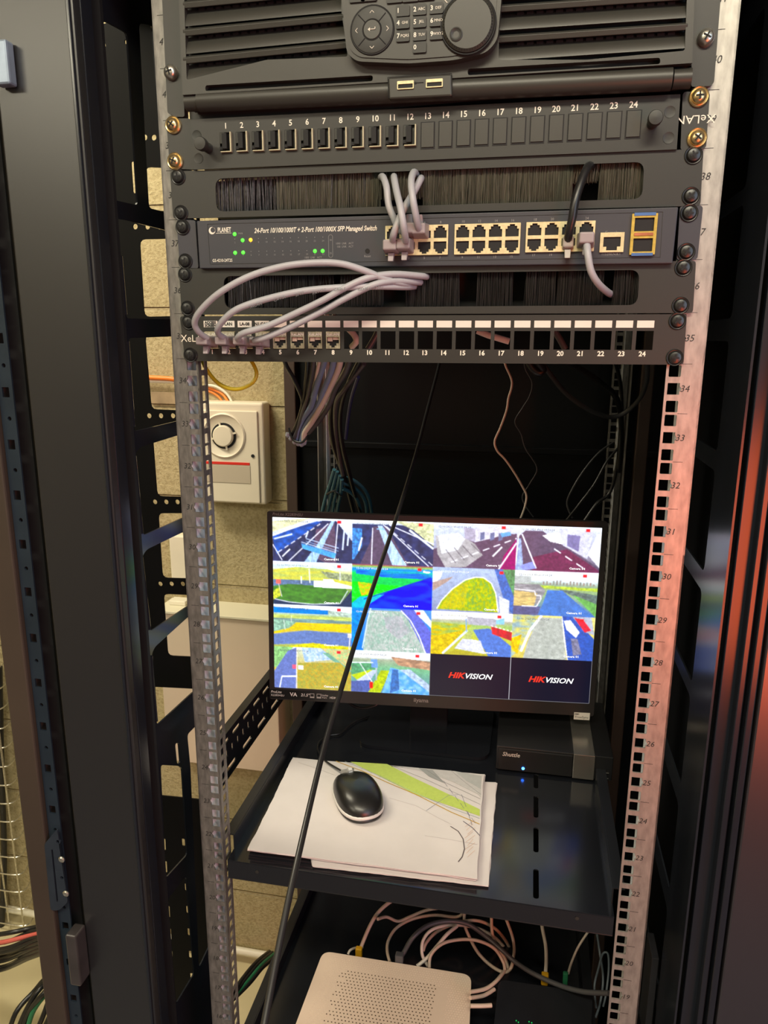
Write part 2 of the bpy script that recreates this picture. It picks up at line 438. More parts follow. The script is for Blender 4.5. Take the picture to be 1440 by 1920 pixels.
# striker plate with slot and two screws, and a small buffer block
c0 = F(97, 1633, PY); zc = c0.z
sh = rpoly(fxz([(84, 1582), (108, 1553), (128, 1690), (112, 1706), (96, 1706)], PY - .006), .004)
hl = [rpoly(fxz([(97, 1592), (100, 1592), (110, 1690), (107, 1690)], PY - .006), .001), circ(*fxz([(110, 1578)], PY - .006)[0], .0026), circ(*fxz([(117, 1645)], PY - .006)[0], .0022)]
stp = MB().sheet(sh, hl, .002, XZ(PY - .006)).build('striker_plate', mat('dark steel', (.05, .065, .09), .3, .6, noise=(30, .2)), cab)
for a in ((116, 1611), (124, 1675)):
    p = F(*a, PY - .008); MB().lathe(p, (0, -1, 0), [(.0038, 0), (.0038, .001), (.0025, .002)]).build('screw', SILV, stp, smooth=True)
p = F(146, 1790, PY - .01)
MB().box(p.x - .007, p.x + .007, PY - .02, PY, p.z - .035, p.z + .035).build('door_buffer', mat('buffer dark', (.04, .035, .035), .3, noise=(30, .2)), cab, bevel=.002)
p = F(6, 117, PY - .01)
MB().box(p.x - .010, p.x + .006, PY - .012, PY - .001, p.z - .018, p.z + .018).build('latch_tab', mat('latch blue grey', (.25, .31, .40), .35, .4, noise=(30, .2)), cab, bevel=.002)

# right front post
RX = .2905
RGL = mat('dark lacquered steel', (0.14, 0.135, 0.15), 0.30, 0.9, noise=(3, 0.1))
MB().box(.325, .42, -.045, -.03, LPZ0, LPZ1).build('front_post', RGL, cab, bevel=.002)
for a, b, y in ((.3165, .3225, -.045), (.3085, .3140, -.040)):
    MB().box(a, b, y, y + .02, LPZ0, LPZ1).build('post_fold', BLKG, cab, bevel=.001)
MB().box(.296, .3260, -.028, -.02, LPZ0, LPZ1).build('post_return', BLKG, cab, bevel=.001)

# side ladder frames, real cut-outs
FRM = mat('frame gloss', (0.022, 0.026, 0.034), 0.2, 0.3, noise=(3, 0.2))
LX = -.335
L_open = [
    [(222, 560), (212, 420), (215, 410), (232, 412), (330, 437), (340, 599), (235, 597), (226, 480)],
    [(239, 634), (345, 630), (345, 786), (329, 790), (250, 809)],
    [(252, 850), (262, 838), (330, 817), (352, 810), (352, 966), (341, 971), (267, 1004), (260, 960)],
    [(265, 1043), (274, 1030), (341, 998), (362, 988), (368, 1126), (350, 1137), (280, 1184)],
    [(283, 1227), (289, 1213), (351, 1157), (372, 1142), (372, 1290), (359, 1299), (293, 1360)],
    [(350, 1377), (366, 1361), (385, 1344), (398, 1760), (372, 1815), (356, 1440)],
    [(327, 1394), (334, 1392), (337, 1430), (331, 1433)],
    [(300, 1434), (335, 1436), (340, 1440), (350, 1602), (310, 1646)],
    [(314, 1685), (348, 1642), (363, 1826), (329, 1882)],
    [(188, 40), (200, 42), (237, 62), (257, 385), (212, 375)],
    [(259, 44), (285, 48), (310, 398), (278, 390)],
]
yo0, yo1 = -.025, .235
holes = [rpoly(fyz(p, LX), .006) for p in L_open]
holes += [circ(*fyz([(331, y)], LX)[0], .0025) for y in ()]
MB().sheet([(yo0, -1.2), (yo1, -1.2), (yo1, .42), (yo0, .42)], holes, .002, YZ(LX)).build('side_frame', FRM, cab)
# raised rims along the post openings
mb = MB()
for pl in ([(226, 480), (235, 590)], [(239, 640), (250, 800)], [(252, 855), (266, 1000)], [(265, 1045), (280, 1180)], [(283, 1230), (293, 1352)]):
    (a, b) = pl; A = at(0, LX + .004, *a); B = at(0, LX + .004, *b); mb.cyl(A, B, .0022, n=8)
for pl in ([(203, 480), (246, 960)], [(246, 960), (283, 1440)], [(283, 1440), (318, 1915)], [(170, 60), (203, 480)]):
    A = at(0, LX + .004, *pl[0]); B = at(0, LX + .004, *pl[1]); mb.cyl(A, B, .002, n=8)
mb.build('pressed_rib', FRM, cab, smooth=True)
# right ladder
RLX = .29
zr = [(.30, .155), (.141, .041), (.020, -.085), (-.104, -.208), (-.228, -.330), (-.346, -.452), (-.475, -.585), (-.61, -.72), (-.745, -.85)]
hr = []
for (za, zb_) in zr: hr.append(rrect(.05, .20, zb_, za, .008))
MB().sheet([(-.03, -1.2), (.235, -1.2), (.235, .42), (-.03, .42)], hr, .002, YZ(RLX)).build('side_frame', FRM, cab)
# windowed cross frame behind the ladder
WY = .24
wins = [[(262, 449), (345, 447), (350, 592), (271, 594)], [(262, 452), (262, 449), (300, 449), (300, 452)]][:1]
wins += [[(272, 628), (345, 622), (352, 770), (284, 767)], [(285, 798), (352, 796), (360, 932), (295, 930)],
         [(297, 962), (365, 962), (372, 1085), (305, 1083)], [(307, 1113), (372, 1116), (380, 1232), (315, 1229)],
         [(284, 1287), (385, 1292), (392, 1500), (292, 1490)], [(296, 1520), (304, 1520), (306, 1560), (298, 1560)],
         [(272, 313), (330, 316), (333, 398), (276, 393)],
         [(205, 301), (213, 302), (217, 363), (209, 364)], [(246, 303), (252, 303), (256, 363), (250, 362)],
         [(188, 80), (199, 80), (199, 93), (188, 93)], [(234, 75), (238, 75), (239, 83), (235, 83)], [(184, 32), (204, 44), (186, 46)]]
WX = [rpoly(fxz(p, WY), .008) for p in wins]
for cy, xs in ((779.5, (280, 302, 324.5)), (941, (291, 312, 333)), (1094.5, (301, 322, 343)), (425, (254, 277, 300)), (258, (272, 289))):
    for x in xs: WX.append(circ(*fxz([(x, cy)], WY)[0], .0036))
for k in range(9):
    for (xa, h) in ((302, 22), (338, 14)):
        y = 1530 + k * 42; WX.append(rpoly(fxz([(xa + k * 2.6, y), (xa + 6 + k * 2.6, y), (xa + 7 + k * 2.6, y + h), (xa + 1 + k * 2.6, y + h)], WY), .002)) if y > 1570 else None
ox0 = -.470; ox1 = -.338
holes = []
for h in WX:
    h2 = [(max(ox0 + .002, min(ox1 - .006, a)), b) for a, b in h]
    if max(a for a, b in h2) - min(a for a, b in h2) > .002: holes.append(h2)
MB().sheet([(ox0, -1.2), (ox1, -1.2), (ox1, .42), (ox0, .42)], holes, .002, XZ(WY)).build('cross_frame', mat('matt black frame', (.004, .004, .005), .5, noise=(10, .2), spec=.15), cab)
# slotted depth bar
BX = -.30
hb = []
for k in range(10):
    y = .165 + k * .042
    hb.append(rrect(y, y + .028, -.5485, -.5425, .003))
for k in range(20):
    y = .16 + k * .021; hb.append(rrect(y, y + .006, -.571, -.560, .001, 2))
for k in range(6):
    y = .17 + k * .063; hb.append(circ(y, -.5295, .003)); hb.append(rrect(y + .01, y + .045, -.595, -.588, .003))
MB().sheet([(.15, -.607), (.60, -.607), (.60, -.520), (.15, -.520)], hb, .002, YZ(BX)).box(BX, BX + .012, .15, .60, -.521, -.519).build('depth_bar', BLK, cab)
MB().box(-.31, -.245, .52, .56, -.64, -.56).build('shelf_bracket', BLK, cab, bevel=.002)
# rear: posts, panel, roof, right side panel
BRP = mat('brown black post', (0.050, 0.030, 0.024), 0.5, noise=(4, 0.15))
MB().box(-.384, -.360, .725, .765, -1.55, .42).build('rear_post', BRP, cab, bevel=.002)
MB().box(.282, .302, .56, .60, -1.55, .42).build('rear_post', BRP, cab, bevel=.002)
MB().box(-.36, .42, .745, .75, -1.55, .42).box(-.36, .42, .735, .745, -.1955, -.184).build('rear_panel', mat('rear black', (.003, .0036, .005), .35, spec=.3, noise=(5, .1)), cab, bevel=.001)
MB().box(.41, .415, -.03, .745, -1.55, .42).build('side_panel', BLK, cab)
hv = []
for k in range(11):
    hv.append(rrect(-.42 + .0 , -.395, .02 + k * .022, .028 + k * .022, .002, 2)); hv.append(rrect(-.385, -.365, .02 + k * .022, .028 + k * .022, .002, 2))
MB().sheet([(-.43, -.06), (.42, -.06), (.42, .75), (-.43, .75)], hv, .002, XY(.421)).build('roof', BLK, cab)
MB().box(-.43, .42, -.06, .75, FLOOR, -1.55).build('plinth', BLK, cab)
# lock plate on the right side
p = at(0, .285, 1218, 1850)
MB().box(.280, .288, p.y - .02, p.y + .02, p.z - .06, p.z + .06).build('side_bracket', mat('bracket dark', (.03, .03, .035), .35, noise=(20, .2)), cab, bevel=.001)

# ------------------------------------------------------------------ screws
def make_screw(kind):
    mb = MB()
    if kind == 'black':
        mb.lathe((0, 0, 0), (0, -1, 0), [(.0074, 0), (.0074, .0010), (.0068, .0016), (.0058, .0013), (.0056, .0024), (.0048, .0036), (.0028, .0042), (.0005, .0043)], 24)
        m1 = SCRB
    elif kind == 'silver':
        mb.lathe((0, 0, 0), (0, -1, 0), [(.0068, 0), (.0068, .0010), (.0066, .003), (.0052, .0055), (.003, .0066), (.0005, .0070)], 24); m1 = SILV
    else:
        mb.lathe((0, 0, 0), (0, -1, 0), [(.0080, 0), (.0080, .0016), (.0072, .0024), (.0060, .0018), (.0057, .0035), (.0045, .0052), (.0025, .006), (.0005, .0062)], 24); m1 = BRASS
    h = {'black': .0045, 'silver': .0071, 'brass': .0063}[kind]
    mb.mi = 1
    a = random.random() * 1.5
    for t in (a, a + math.pi / 2):
        c, s_ = math.cos(t), math.sin(t)
        R = lambda u, v: (u * c - v * s_, u * s_ + v * c)
        q = [R(-.0032, -.0007), R(.0032, -.0007), R(.0032, .0007), R(-.0032, .0007)]
        mb.hexa([(x, -h, z) for x, z in q], [(x, -h + .002, z) for x, z in q])
    o = mb.build('screw', [m1, DARK], None, smooth=True); return o


PROTO = {}


def screw(kind, px, py, parent, y=-.004):
    p = F(px, py, y)
    if kind not in PROTO:
        o = make_screw(kind); PROTO[kind] = o; o.parent = parent; o.location = p
    else: o = copy(PROTO[kind], parent, p)
    o.rotation_euler = (0, random.uniform(0, 1.5), 0)
    return o


def plate(pts, y0, y1, r=.003, holes=()):
    return MB().sheet(rpoly(fxz(pts, y0), r), holes, abs(y1 - y0), XZ((y0 + y1) / 2))


# ------------------------------------------------------------------ video recorder (top)
rec = thing('video_recorder', 'wide black video recorder with keypad and jog dial, topmost unit in the rack', 'recorder')
plate([(296, -90), (334, -90), (346, 219), (330, 219), (314, 212), (304, 0)], -.005, 0, .002).build('mounting_ear', PANEL, rec, bevel=.0005)
plate([(1300, -90), (1357, -90), (1351, 0), (1339, 154), (1333, 161), (1296, 163)], -.005, 0, .002).build('mounting_ear', PANEL, rec, bevel=.0005)
screw('silver', 322, 137, rec, -.005); screw('silver', 1323, 72, rec, -.005)
MB().hexa([(-.222, .002, .2165), (.222, .002, .2300), (.222, .45, .2300), (-.222, .45, .2165)], [(-.222, .002, .40), (.222, .002, .40), (.222, .45, .40), (-.222, .45, .40)]).build('housing', PANEL, rec)
BY = -.022       # bezel face


def B(px, py, y=BY): return F(px, py, y)


def quad(mb, pts, y0, y1):
    a = [F(x, y, y0) for x, y in pts]; b = [Vector((p.x, y1, p.z)) for p in a]
    return mb.hexa(a, b)


# bezel frame with two big louvre openings
bez = [(332, -90), (1305, -90), (1298, 118), (1240, 122), (342, 178)]
op = [[(343, -80), (640, -80), (640, 20), (652, 106), (500, 112), (350, 150)], [(937, -80), (1291, -80), (1284, 95), (1100, 112), (935, 112)],
      [(385, 160), (699, 141), (699, 152), (385, 171)], [(877, 129), (1238, 108), (1238, 120), (877, 141)]]
MB().sheet(fxz(bez, BY), [rpoly(fxz(h, BY), .002) for h in op], .006, XZ(BY + .003)).build('front_bezel', REC, rec, bevel=.0006)
quad(MB(), [(333, -90), (1304, -90), (1298, 118), (342, 178)], BY + .013, 0).build('grille_backing', RECD, rec)
quad(MB(), [(380, 155), (1250, 100), (1250, 125), (380, 178)], BY + .009, BY + .012).build('groove_backing', RECD, rec)
# louvre slats, thin ridge and broad scooped band in turn
for (xa, xb, ya, yb, nm) in ((343, 652, 0, 0, 'l'), (935, 1290, 0, 0, 'r')):
    for k in range(-2, 3):
        if nm == 'l':
            la, ra = 66 + 52 * k, 36 + 52 * k
        else:
            la, ra = 78 + 57 * k, 54 + 57 * k
        if (nm == 'l' and la + 40 > 168) or (nm == 'r' and ra > 100): continue
        A0 = F(xa, la - 10, BY + .002); A1 = F(xb, ra - 10, BY + .002)
        def row(dy, y): return F(xa, la + dy, y), F(xb, ra + dy, y)
        mb = MB()
        prof = [(-12, BY + .001), (-9, BY - .0005), (2, BY + .0005), (3, BY + .006), (-12, BY + .006)]
        L = [row(a, b)[0] for a, b in prof]; Rr = [row(a, b)[1] for a, b in prof]
        n = len(prof); mb.add(L + Rr, [tuple(range(n))[::-1], tuple(range(n, 2 * n))] + [(i, (i + 1) % n, n + (i + 1) % n, n + i) for i in range(n)])
        mb.build('slat', REC, rec, bevel=.0004)
        mb = MB()
        prof = [(6, BY + .0095), (10, BY + .0070), (18, BY + .0035), (28, BY + .0010), (36, BY + .0005), (36, BY + .004), (12, BY + .012)]
        L = [row(a, b)[0] for a, b in prof]; Rr = [row(a, b)[1] for a, b in prof]
        n = len(prof); mb.add(L + Rr, [tuple(range(n))[::-1], tuple(range(n, 2 * n))] + [(i, (i + 1) % n, n + (i + 1) % n, n + i) for i in range(n)])
        mb.build('slat', REC, rec, smooth=True, autos=50)
        mb = MB()
        for i in range(16):
            t = .12 + i * .053
            p = row(8, BY + .0080)[0].lerp(row(8, BY + .0080)[1], t); mb.box(p.x - .0028, p.x + .0028, p.y - .001, p.y + .001, p.z - .001, p.z + .001)
        mb.build('vent_row', DARK, rec)
# bottom roll
A = B(362, 190); Bq = B(1262, 146)
def rollseg(x0, x1, r, m, nm, yc=BY + .006):
    t0 = (x0 - 342) / (1298 - 342); t1 = (x1 - 342) / (1298 - 342)
    a = B(342, 187.5).lerp(B(1298, 137), t0); b = B(342, 187.5).lerp(B(1298, 137), t1)
    a.y = b.y = yc; b.z = a.z = (a.z + b.z) / 2
    return MB().cyl(a, b, r, n=40).build(nm, m, rec, smooth=True, bevel=0)
pL, pR = B(342, 187), B(1298, 140)
def onroll(px, off=0.0):
    x = B(px, 165).x; t_ = (x - pL.x) / (pR.x - pL.x); return Vector((x, BY + .008 + off, pL.z + (pR.z - pL.z) * t_))
zA = (pL.z + pR.z) / 2
MB().cyl(onroll(366), onroll(1260), .0088, n=48).build('bottom_roll', REC, rec, smooth=True)
for xa, xb in ((341, 364), (1263, 1297)): MB().cyl(onroll(xa, .001), onroll(xb, .001), .0076, n=40).build('roll_end', REC, rec, smooth=True)
MB().hexa([(-.215, BY + .012, onroll(345).z - .005), (.215, BY + .012, onroll(1295).z - .005), (.215, 0, onroll(1295).z - .005), (-.215, 0, onroll(345).z - .005)], [(-.215, BY + .012, onroll(345).z + .008), (.215, BY + .012, onroll(1295).z + .008), (.215, 0, onroll(1295).z + .008), (-.215, 0, onroll(345).z + .008)]).build('lower_rail', PANEL, rec)
# usb panel
quad(MB(), [(727, 145), (847, 138), (848, 180), (729, 186)], BY - .002, BY + .01).build('usb_panel', REC, rec, bevel=.0015)
mb = MB()
for a, b in (((727, 145), (847, 138)), ((727, 145), (729, 184)), ((847, 138), (848, 178))):
    p, q = F(*a, BY - .0022), F(*b, BY - .0022); mb.tube([p, q], .0003, 6)
mb.build('panel_gap', DARK, rec)
for cx, cy in ((759, 157), (813.5, 153.5)):
    p = B(cx, cy, BY - .006); t = MB(); t.sheet(rrect(p.x - .0072, p.x + .0072, p.z - .0032, p.z + .0032, .0006), [rrect(p.x - .0064, p.x + .0064, p.z - .0025, p.z + .0008)], .0012, XZ(BY - .0026))
    o = t.build('usb_port', CREAM, rec)
    MB().box(p.x - .0064, p.x + .0064, BY - .0024, BY - .0020, p.z - .0025, p.z + .0008).build('usb_tongue', DARK, o)
mb = MB(); p, q = F(779, 155.5, BY - .0022), F(794, 154.5, BY - .0022)
mb.tube([p, q], .0003, 6).cyl(p, p + Vector((0, -.0002, 0)), .001, n=10)
mb.build('usb_symbol', DARK, rec)
# keypad pod
KY = BY - .010
pod = rpoly(fxz([(636, -90), (945, -90), (940, 0), (933, 75), (912, 99), (850, 113), (765, 119), (668, 115), (650, 99), (641, 0)], KY), .006, 5)
pd = MB().sheet(pod, [], .014, XZ(KY + .007)).build('keypad_pod', REC, rec, bevel=.0018, bseg=3)
pod2 = rpoly(fxz([(645, -90), (936, -90), (932, 0), (925, 72), (906, 93), (848, 106), (765, 112), (674, 108), (657, 95), (649, 0)], KY), .006, 5)
MB().sheet(pod2, [], .001, XZ(KY - .0004)).build('keypad_face', REC, pd, bevel=.0004)
KF = KY - .0012


def K(px, py, y=KF): return F(px, py, y)


KEY = mat('rubber key', (0.022, 0.022, 0.020), 0.5, noise=(100, .1))
txt = MB()
cols = (755.6, 787, 818.5); rows = ((21, 18.5, 16), (44, 42, 39.5), (68.5, 66.5, 64.5))
lab = [['1', '2 ABC', '3 DEF'], ['4 GHI', '5 JKL', '6 MNO'], ['7PQRS', '8 TUV', '9WXYZ']]
keyp = None
def keyat(px, py, wd=.0057, hh=.0041):
    p = K(px, py)
    o = MB().sheet(rrect(-wd, wd, -hh, hh, .0012), [], .0026, XZ(0)).build('key', KEY, pd, bevel=.0005)
    o.location = p; return p
for r in range(3):
    for c in range(3):
        p = keyat(cols[c], rows[r][c]); s = lab[r][c]
        y = p.y - .0016
        txt.text(s[0], .0050, (p.x - .0038, y, p.z), bold=.02)
        if len(s) > 1: txt.text(s[1:].strip(), .0030, (p.x + .0018, y, p.z))
p = keyat(787, 89.4); txt.text('0', .0050, (p.x - .0038, p.y - .0016, p.z), bold=.02)
for a in ((740, -3), (770, -5), (664 + 6, -4), (692, -6), (800, -8)): keyat(*a, wd=.0068, hh=.0036)
c = K(698, 56.5)
MB().lathe(c, (0, -1, 0), [(.0182, -.001), (.0182, .0003), (.0176, .0010), (.0168, .0012), (.0084, .0012), (.0082, -.0002)], 48).build('navigation_ring', KEY, pd, smooth=True, autos=30)
MB().lathe(c, (0, -1, 0), [(.0074, -.001), (.0074, .0014), (.0070, .0018)], 40).build('enter_key', REC, pd, smooth=True)
mb = MB()
for t in (45, 135, 225, 315):
    d = Vector((math.cos(math.radians(t)), 0, math.sin(math.radians(t)))); mb.tube([c + d * .0086 + Vector((0, -.0013, 0)), c + d * .0166 + Vector((0, -.0013, 0))], .0004, 6)
mb.tube([c + Vector((.0184 * math.cos(t), -.0002, .0184 * math.sin(t))) for t in np.linspace(0, 6.28, 33)[:-1]], .0007, 6, 1, closed=True)
mb.tube([c + Vector((.0079 * math.cos(t), -.0010, .0079 * math.sin(t))) for t in np.linspace(0, 6.28, 25)[:-1]], .0004, 6, 1, closed=True)
mb.build('ring_grooves', DARK, pd)
for t in (0, 90, 180, 270):
    d = Vector((math.cos(math.radians(t)), 0, math.sin(math.radians(t)))); n = Vector((-d.z, 0, d.x)); q = c + d * .0134 + Vector((0, -.0014, 0))
    txt.tube([q - d * .0010 + n * .0018, q + d * .0008], .00024, 5).tube([q + d * .0008, q - d * .0010 - n * .0018], .00024, 5)
q = c + Vector((0, -.0022, 0))
txt.tube([q + Vector((.0028, 0, .0016)), q + Vector((.0028, 0, 0))], .0003, 5).tube([q + Vector((.0028, 0, 0)), q + Vector((-.0026, 0, 0))], .0003, 5).prism([q + Vector((-.0034, 0, 0)), q + Vector((-.0016, 0, .0014)), q + Vector((-.0016, 0, -.0014))], (0, .0002, 0))
c = K(878, 46)
MB().lathe(c, (0, -1, 0), [(.0225, -.002), (.0225, .0002), (.0212, .0010), (.0212, .0026), (.0190, .0046), (.0040, .0046)], 56).build('jog_dial', REC, pd, smooth=True, autos=30)
mb = MB(); mb.tube([c + Vector((.0222 * math.cos(t), -.0008, .0222 * math.sin(t))) for t in np.linspace(0, 6.283, 41)[:-1]], .0009, 6, 1, closed=True)
for i in range(56):
    t = 2 * math.pi * i / 56; d = Vector((math.cos(t), 0, math.sin(t))); mb.tube([c + d * .0190 + Vector((0, -.0045, 0)), c + d * .0203 + Vector((0, -.0037, 0))], .00028, 4)
mb.build('dial_knurl', DARK, pd)
MB().lathe(c + Vector((-.0092, -.0044, -.0082)), (0, -1, 0), [(.0054, 0), (.0054, .0006), (.0046, .0009), (.0036, .0003), (.001, .0001)], 28).build('finger_dimple', KEY, pd, smooth=True)
for t in (100, 112, 124, 136, 148):
    d0 = math.radians(t); d = Vector((math.cos(d0), 0, math.sin(d0))); txt.tube([c + d * .0245, c + d * (.0265 + .001 * (t % 3))], .0004, 5)
txt.build('key_lettering', WHT, pd)

# ------------------------------------------------------------------ fibre patch panel (24)
fib = thing('fibre_patch_panel', 'black fibre patch panel numbered 1 to 24 with twelve adapters and twelve blank plates', 'patch panel')
FY = -.007
plate([(312, 227), (316, 222), (356, 222), (364, 318), (322, 316), (318, 311)], -.004, 0, .002).build('mounting_ear', PANEL, fib, bevel=.0005)
plate([(1280, 177), (1284, 172), (1327, 171), (1331, 176), (1324, 275), (1319, 279), (1276, 281)], -.004, 0, .002).build('mounting_ear', PANEL, fib, bevel=.0005)
face = fxz([(356, 224), (1276, 176.5), (1269, 280), (363, 318)], FY)
def FL(t, dz): return None
ad0 = F(424, 267, FY); ad1 = F(768.5, 254, FY); bl0 = F(802, 253.7, FY); bl1 = F(1187.5, 233, FY)
apos = [ad0.lerp(ad1, i / 11) for i in range(12)]; bpos = [bl0.lerp(bl1, i / 11) for i in range(12)]
hol = [rrect(p.x - .0062, p.x + .0060, p.z - .0082, p.z + .0086, .0006, 2) for p in apos]
MB().sheet(face, hol, .002, XZ(FY + .001)).build('front_plate', PANEL, fib)
MB().box(-.215, .215, FY + .005, .20, face[3][1] + .004, face[0][1] - .002).build('housing', PANEL, fib)
g = None
ada = MB(); ada.mi = 2
ada.box(-.0062, .006, .0030, .0048, -.0082, .0086)
ada.box(-.0060, -.0012, -.0004, .004, -.0010, .0084)
ada.mi = 0
ada.box(-.0030, .0016, -.0030, .004, -.0060, .0074).box(-.0062, -.0015, -.0010, .004, -.0066, -.0036)
ada.mi = 1
ada.box(.0047, .0060, -.0030, .002, -.0084, .0084).box(-.0048, .0060, -.0030, .002, -.0090, -.0080)
a0 = None
for p in apos:
    if a0 is None: a0 = ada.build('fibre_adapter', [DARK, mat('adapter tan', (.42, .38, .26), .4, .3, noise=(200, .1)), RECD], fib, bevel=.0002); a0.location = p
    else: copy(a0, fib, p)
b0 = None
for p in bpos:
    if b0 is None:
        mb = MB(); mb.mi = 1; mb.box(-.0064, .0064, -.0003, .0002, -.0113, .0109); mb.mi = 0
        mb.hexa([(-.0054, -.0012, -.0098), (.0054, -.0012, -.0098), (.0054, -.0002, -.0103), (-.0054, -.0002, -.0103)], [(-.0054, -.0012, .0100), (.0054, -.0012, .0100), (.0054, -.0002, .0102), (-.0054, -.0002, .0102)])
        b0 = mb.build('blank_plate', [REC, DARK], fib); b0.location = p
    else: copy(b0, fib, p)
tx = MB(); t0 = F(423, 236.5, FY - .0003); t1 = F(768.5, 219.5, FY - .0003); t2 = F(801.8, 218, FY - .0003); t3 = F(1188, 196.5, FY - .0003)
for i in range(12):
    tx.text(str(i + 1), .0070, t0.lerp(t1, i / 11), bold=.015); tx.text(str(i + 13), .0070, t2.lerp(t3, i / 11), bold=.015)
tx.build('port_numbers', WHT, fib)
for cx, cy in ((391, 278), (1223, 232)):
    p = F(cx, cy, FY)
    MB().lathe(p, (0, -1, 0), [(.0045, 0), (.0045, .004), (.0035, .006), (.0032, .011), (.0058, .0125), (.0060, .018), (.0054, .0192), (.0010, .0196)], 28).build('thumb_screw', PANEL, fib, smooth=True)
for a in ((369, 254), (372.5, 297), (1256, 210), (1253.5, 258.6)):
    p = F(*a, FY); MB().lathe(p, (0, -1, 0), [(.0046, 0), (.0046, .0003), (.0040, .0001), (.001, .0001)], 24).build('plugged_hole', RECD, fib, smooth=True)
for a in ((325.5, 235), (329, 303), (1310, 182), (1306.5, 259.5)): screw('brass', *a, fib)
MB().text('XeLAN', .0092, F(1304, 223, -.0044), right=(-1, 0, .0), up=(0, 0, -1), wid=1.1).build('brand_lettering', WHT, fib)

# ------------------------------------------------------------------ brush panels


def brush(ears_top, ears_bot, opening, segs, label, rr=.008, bm=None):
    t = thing('brush_panel', label, 'brush panel')
    L, R = ears_top, ears_bot
    out = rpoly(fxz([L[0], L[1], R[1], R[0]], -.004), .003)
    hol = rpoly(fxz(opening, -.004), rr, 6)
    MB().sheet(out, [hol], .0018, XZ(-.0035)).build('front_plate', PANEL, t, bevel=.0003)
    # folded top and bottom returns
    a = F(L[0][0] + 40, L[0][1], -.004); b = F(L[1][0] - 40, L[1][1], -.004); c_ = F(R[0][0] + 40, R[0][1], -.004); d = F(R[1][0] - 40, R[1][1], -.004)
    zt = min(a.z, b.z) - .0015; zb2 = max(c_.z, d.z) + .0015
    MB().box(-.20, .215, -.003, .015, zt - .001, zt).box(-.20, .215, -.003, .015, zb2, zb2 + .001).build('return_flange', PANEL, t)
    MB().box(-.21, .21, .030, .032, zb2 + .001, zt - .001).build('dark_backing', DARK, t)  # added dark sheet, keeps the bright wall out of the bristle gaps
    o = [F(*q, .004) for q in opening]
    x0 = o[0].x - .004; x1 = o[1].x + .004; zT = (o[0].z + o[1].z) / 2 + .002; zB = (o[2].z + o[3].z) / 2 - .003
    MB().box(x0, x1, .0, .010, zT - .001, zT + .004).build('brush_holder', PANEL, t)
    base = MB()
    for (pa, pb, dens, ln, gl) in segs:
        xa = F(pa, opening[0][1] + 30, .004).x; xb = F(pb, opening[0][1] + 30, .004).x
        n = int((xb - xa) * 1000 * dens)
        if gl: m2 = MB()
        tgt = m2 if gl else base
        for i in range(n):
            x = xa + (xb - xa) * (i + random.random()) / n; y = random.uniform(.001, .008)
            zt_ = zT; zz = zt_ - (zt_ - zB) * ln * random.uniform(.93, 1.02)
            zz = max(zz, zB)
            dx = random.gauss(0, .0009) + .0006 * math.sin(x * 400); dy = random.gauss(0, .0008); r = random.uniform(.00018, .00042)
            vs = []
            for (X, Y, Z, q) in ((x, y, zt_, r), (x + dx * .4, y + dy, (zt_ + zz) / 2, r), (x + dx, y + dy * 1.5, zz, r * .5)):
                vs += [(X - q, Y, Z), (X, Y - q, Z), (X + q, Y, Z)]
            tgt.add(vs, [(0, 1, 4, 3), (1, 2, 5, 4), (2, 0, 3, 5), (3, 4, 7, 6), (4, 5, 8, 7), (5, 3, 6, 8)])
        if gl: q = m2.build('glossy_bristles', BRSTG, t); q['kind'] = 'stuff'
    q = base.build('bristles', bm or BRST, t); q['kind'] = 'stuff'
    return t


br1 = brush([(319, 322), (1319, 279)], [(325, 410), (1313, 386)], [(404, 335), (1208, 303.5), (1204, 373), (406, 397)],
            [(520, 612, 14, 1.0, 0), (612, 712, 9, 1.0, 0), (712, 800, 5, .75, 0), (795, 1072, 16, 1, 0), (1072, 1122, 4, .5, 0), (1122, 1208, 14, 1, 0), (408, 520, 1.6, .95, 1), (404, 460, 1, 1, 0), (610, 700, .8, .9, 1)],
            'black brush panel with dense bristles above the network switch')
for a in ((335, 332), (340, 400), (1300, 291.5), (1295, 368)): screw('black', *a, br1)
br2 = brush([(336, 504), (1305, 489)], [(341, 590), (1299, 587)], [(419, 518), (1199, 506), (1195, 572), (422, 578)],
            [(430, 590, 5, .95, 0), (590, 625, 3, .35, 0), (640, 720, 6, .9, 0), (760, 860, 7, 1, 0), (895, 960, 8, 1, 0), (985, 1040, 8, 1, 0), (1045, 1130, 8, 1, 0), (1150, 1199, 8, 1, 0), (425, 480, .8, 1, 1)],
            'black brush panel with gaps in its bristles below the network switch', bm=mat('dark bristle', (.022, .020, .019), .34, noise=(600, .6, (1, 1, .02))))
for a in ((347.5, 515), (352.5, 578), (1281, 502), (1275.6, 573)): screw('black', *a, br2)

# ------------------------------------------------------------------ network switch
sw = thing('network_switch', 'dark blue grey 24 port network switch with lit green lights', 'network switch')
SY = -.010
plate([(331, 416), (334, 412), (366, 413), (372, 503), (341, 502), (337, 499)], -.004, 0, .002).build('mounting_ear', SWB, sw, bevel=.0005)
plate([(1275, 387), (1314, 385), (1318, 389), (1308, 483), (1304, 487), (1269, 487)], -.004, 0, .002).build('mounting_ear', SWB, sw, bevel=.0005)
quad(MB(), [(368.5, 414), (1272, 388), (1261, 494), (374, 503.5)], SY, .0).build('front_face', SWB, sw, bevel=.0008)
MB().box(-.215, .215, 0, .22, .0895, .128).build('housing', SWB, sw)


def S(px, py, y=SY - .0003): return F(px, py, y)


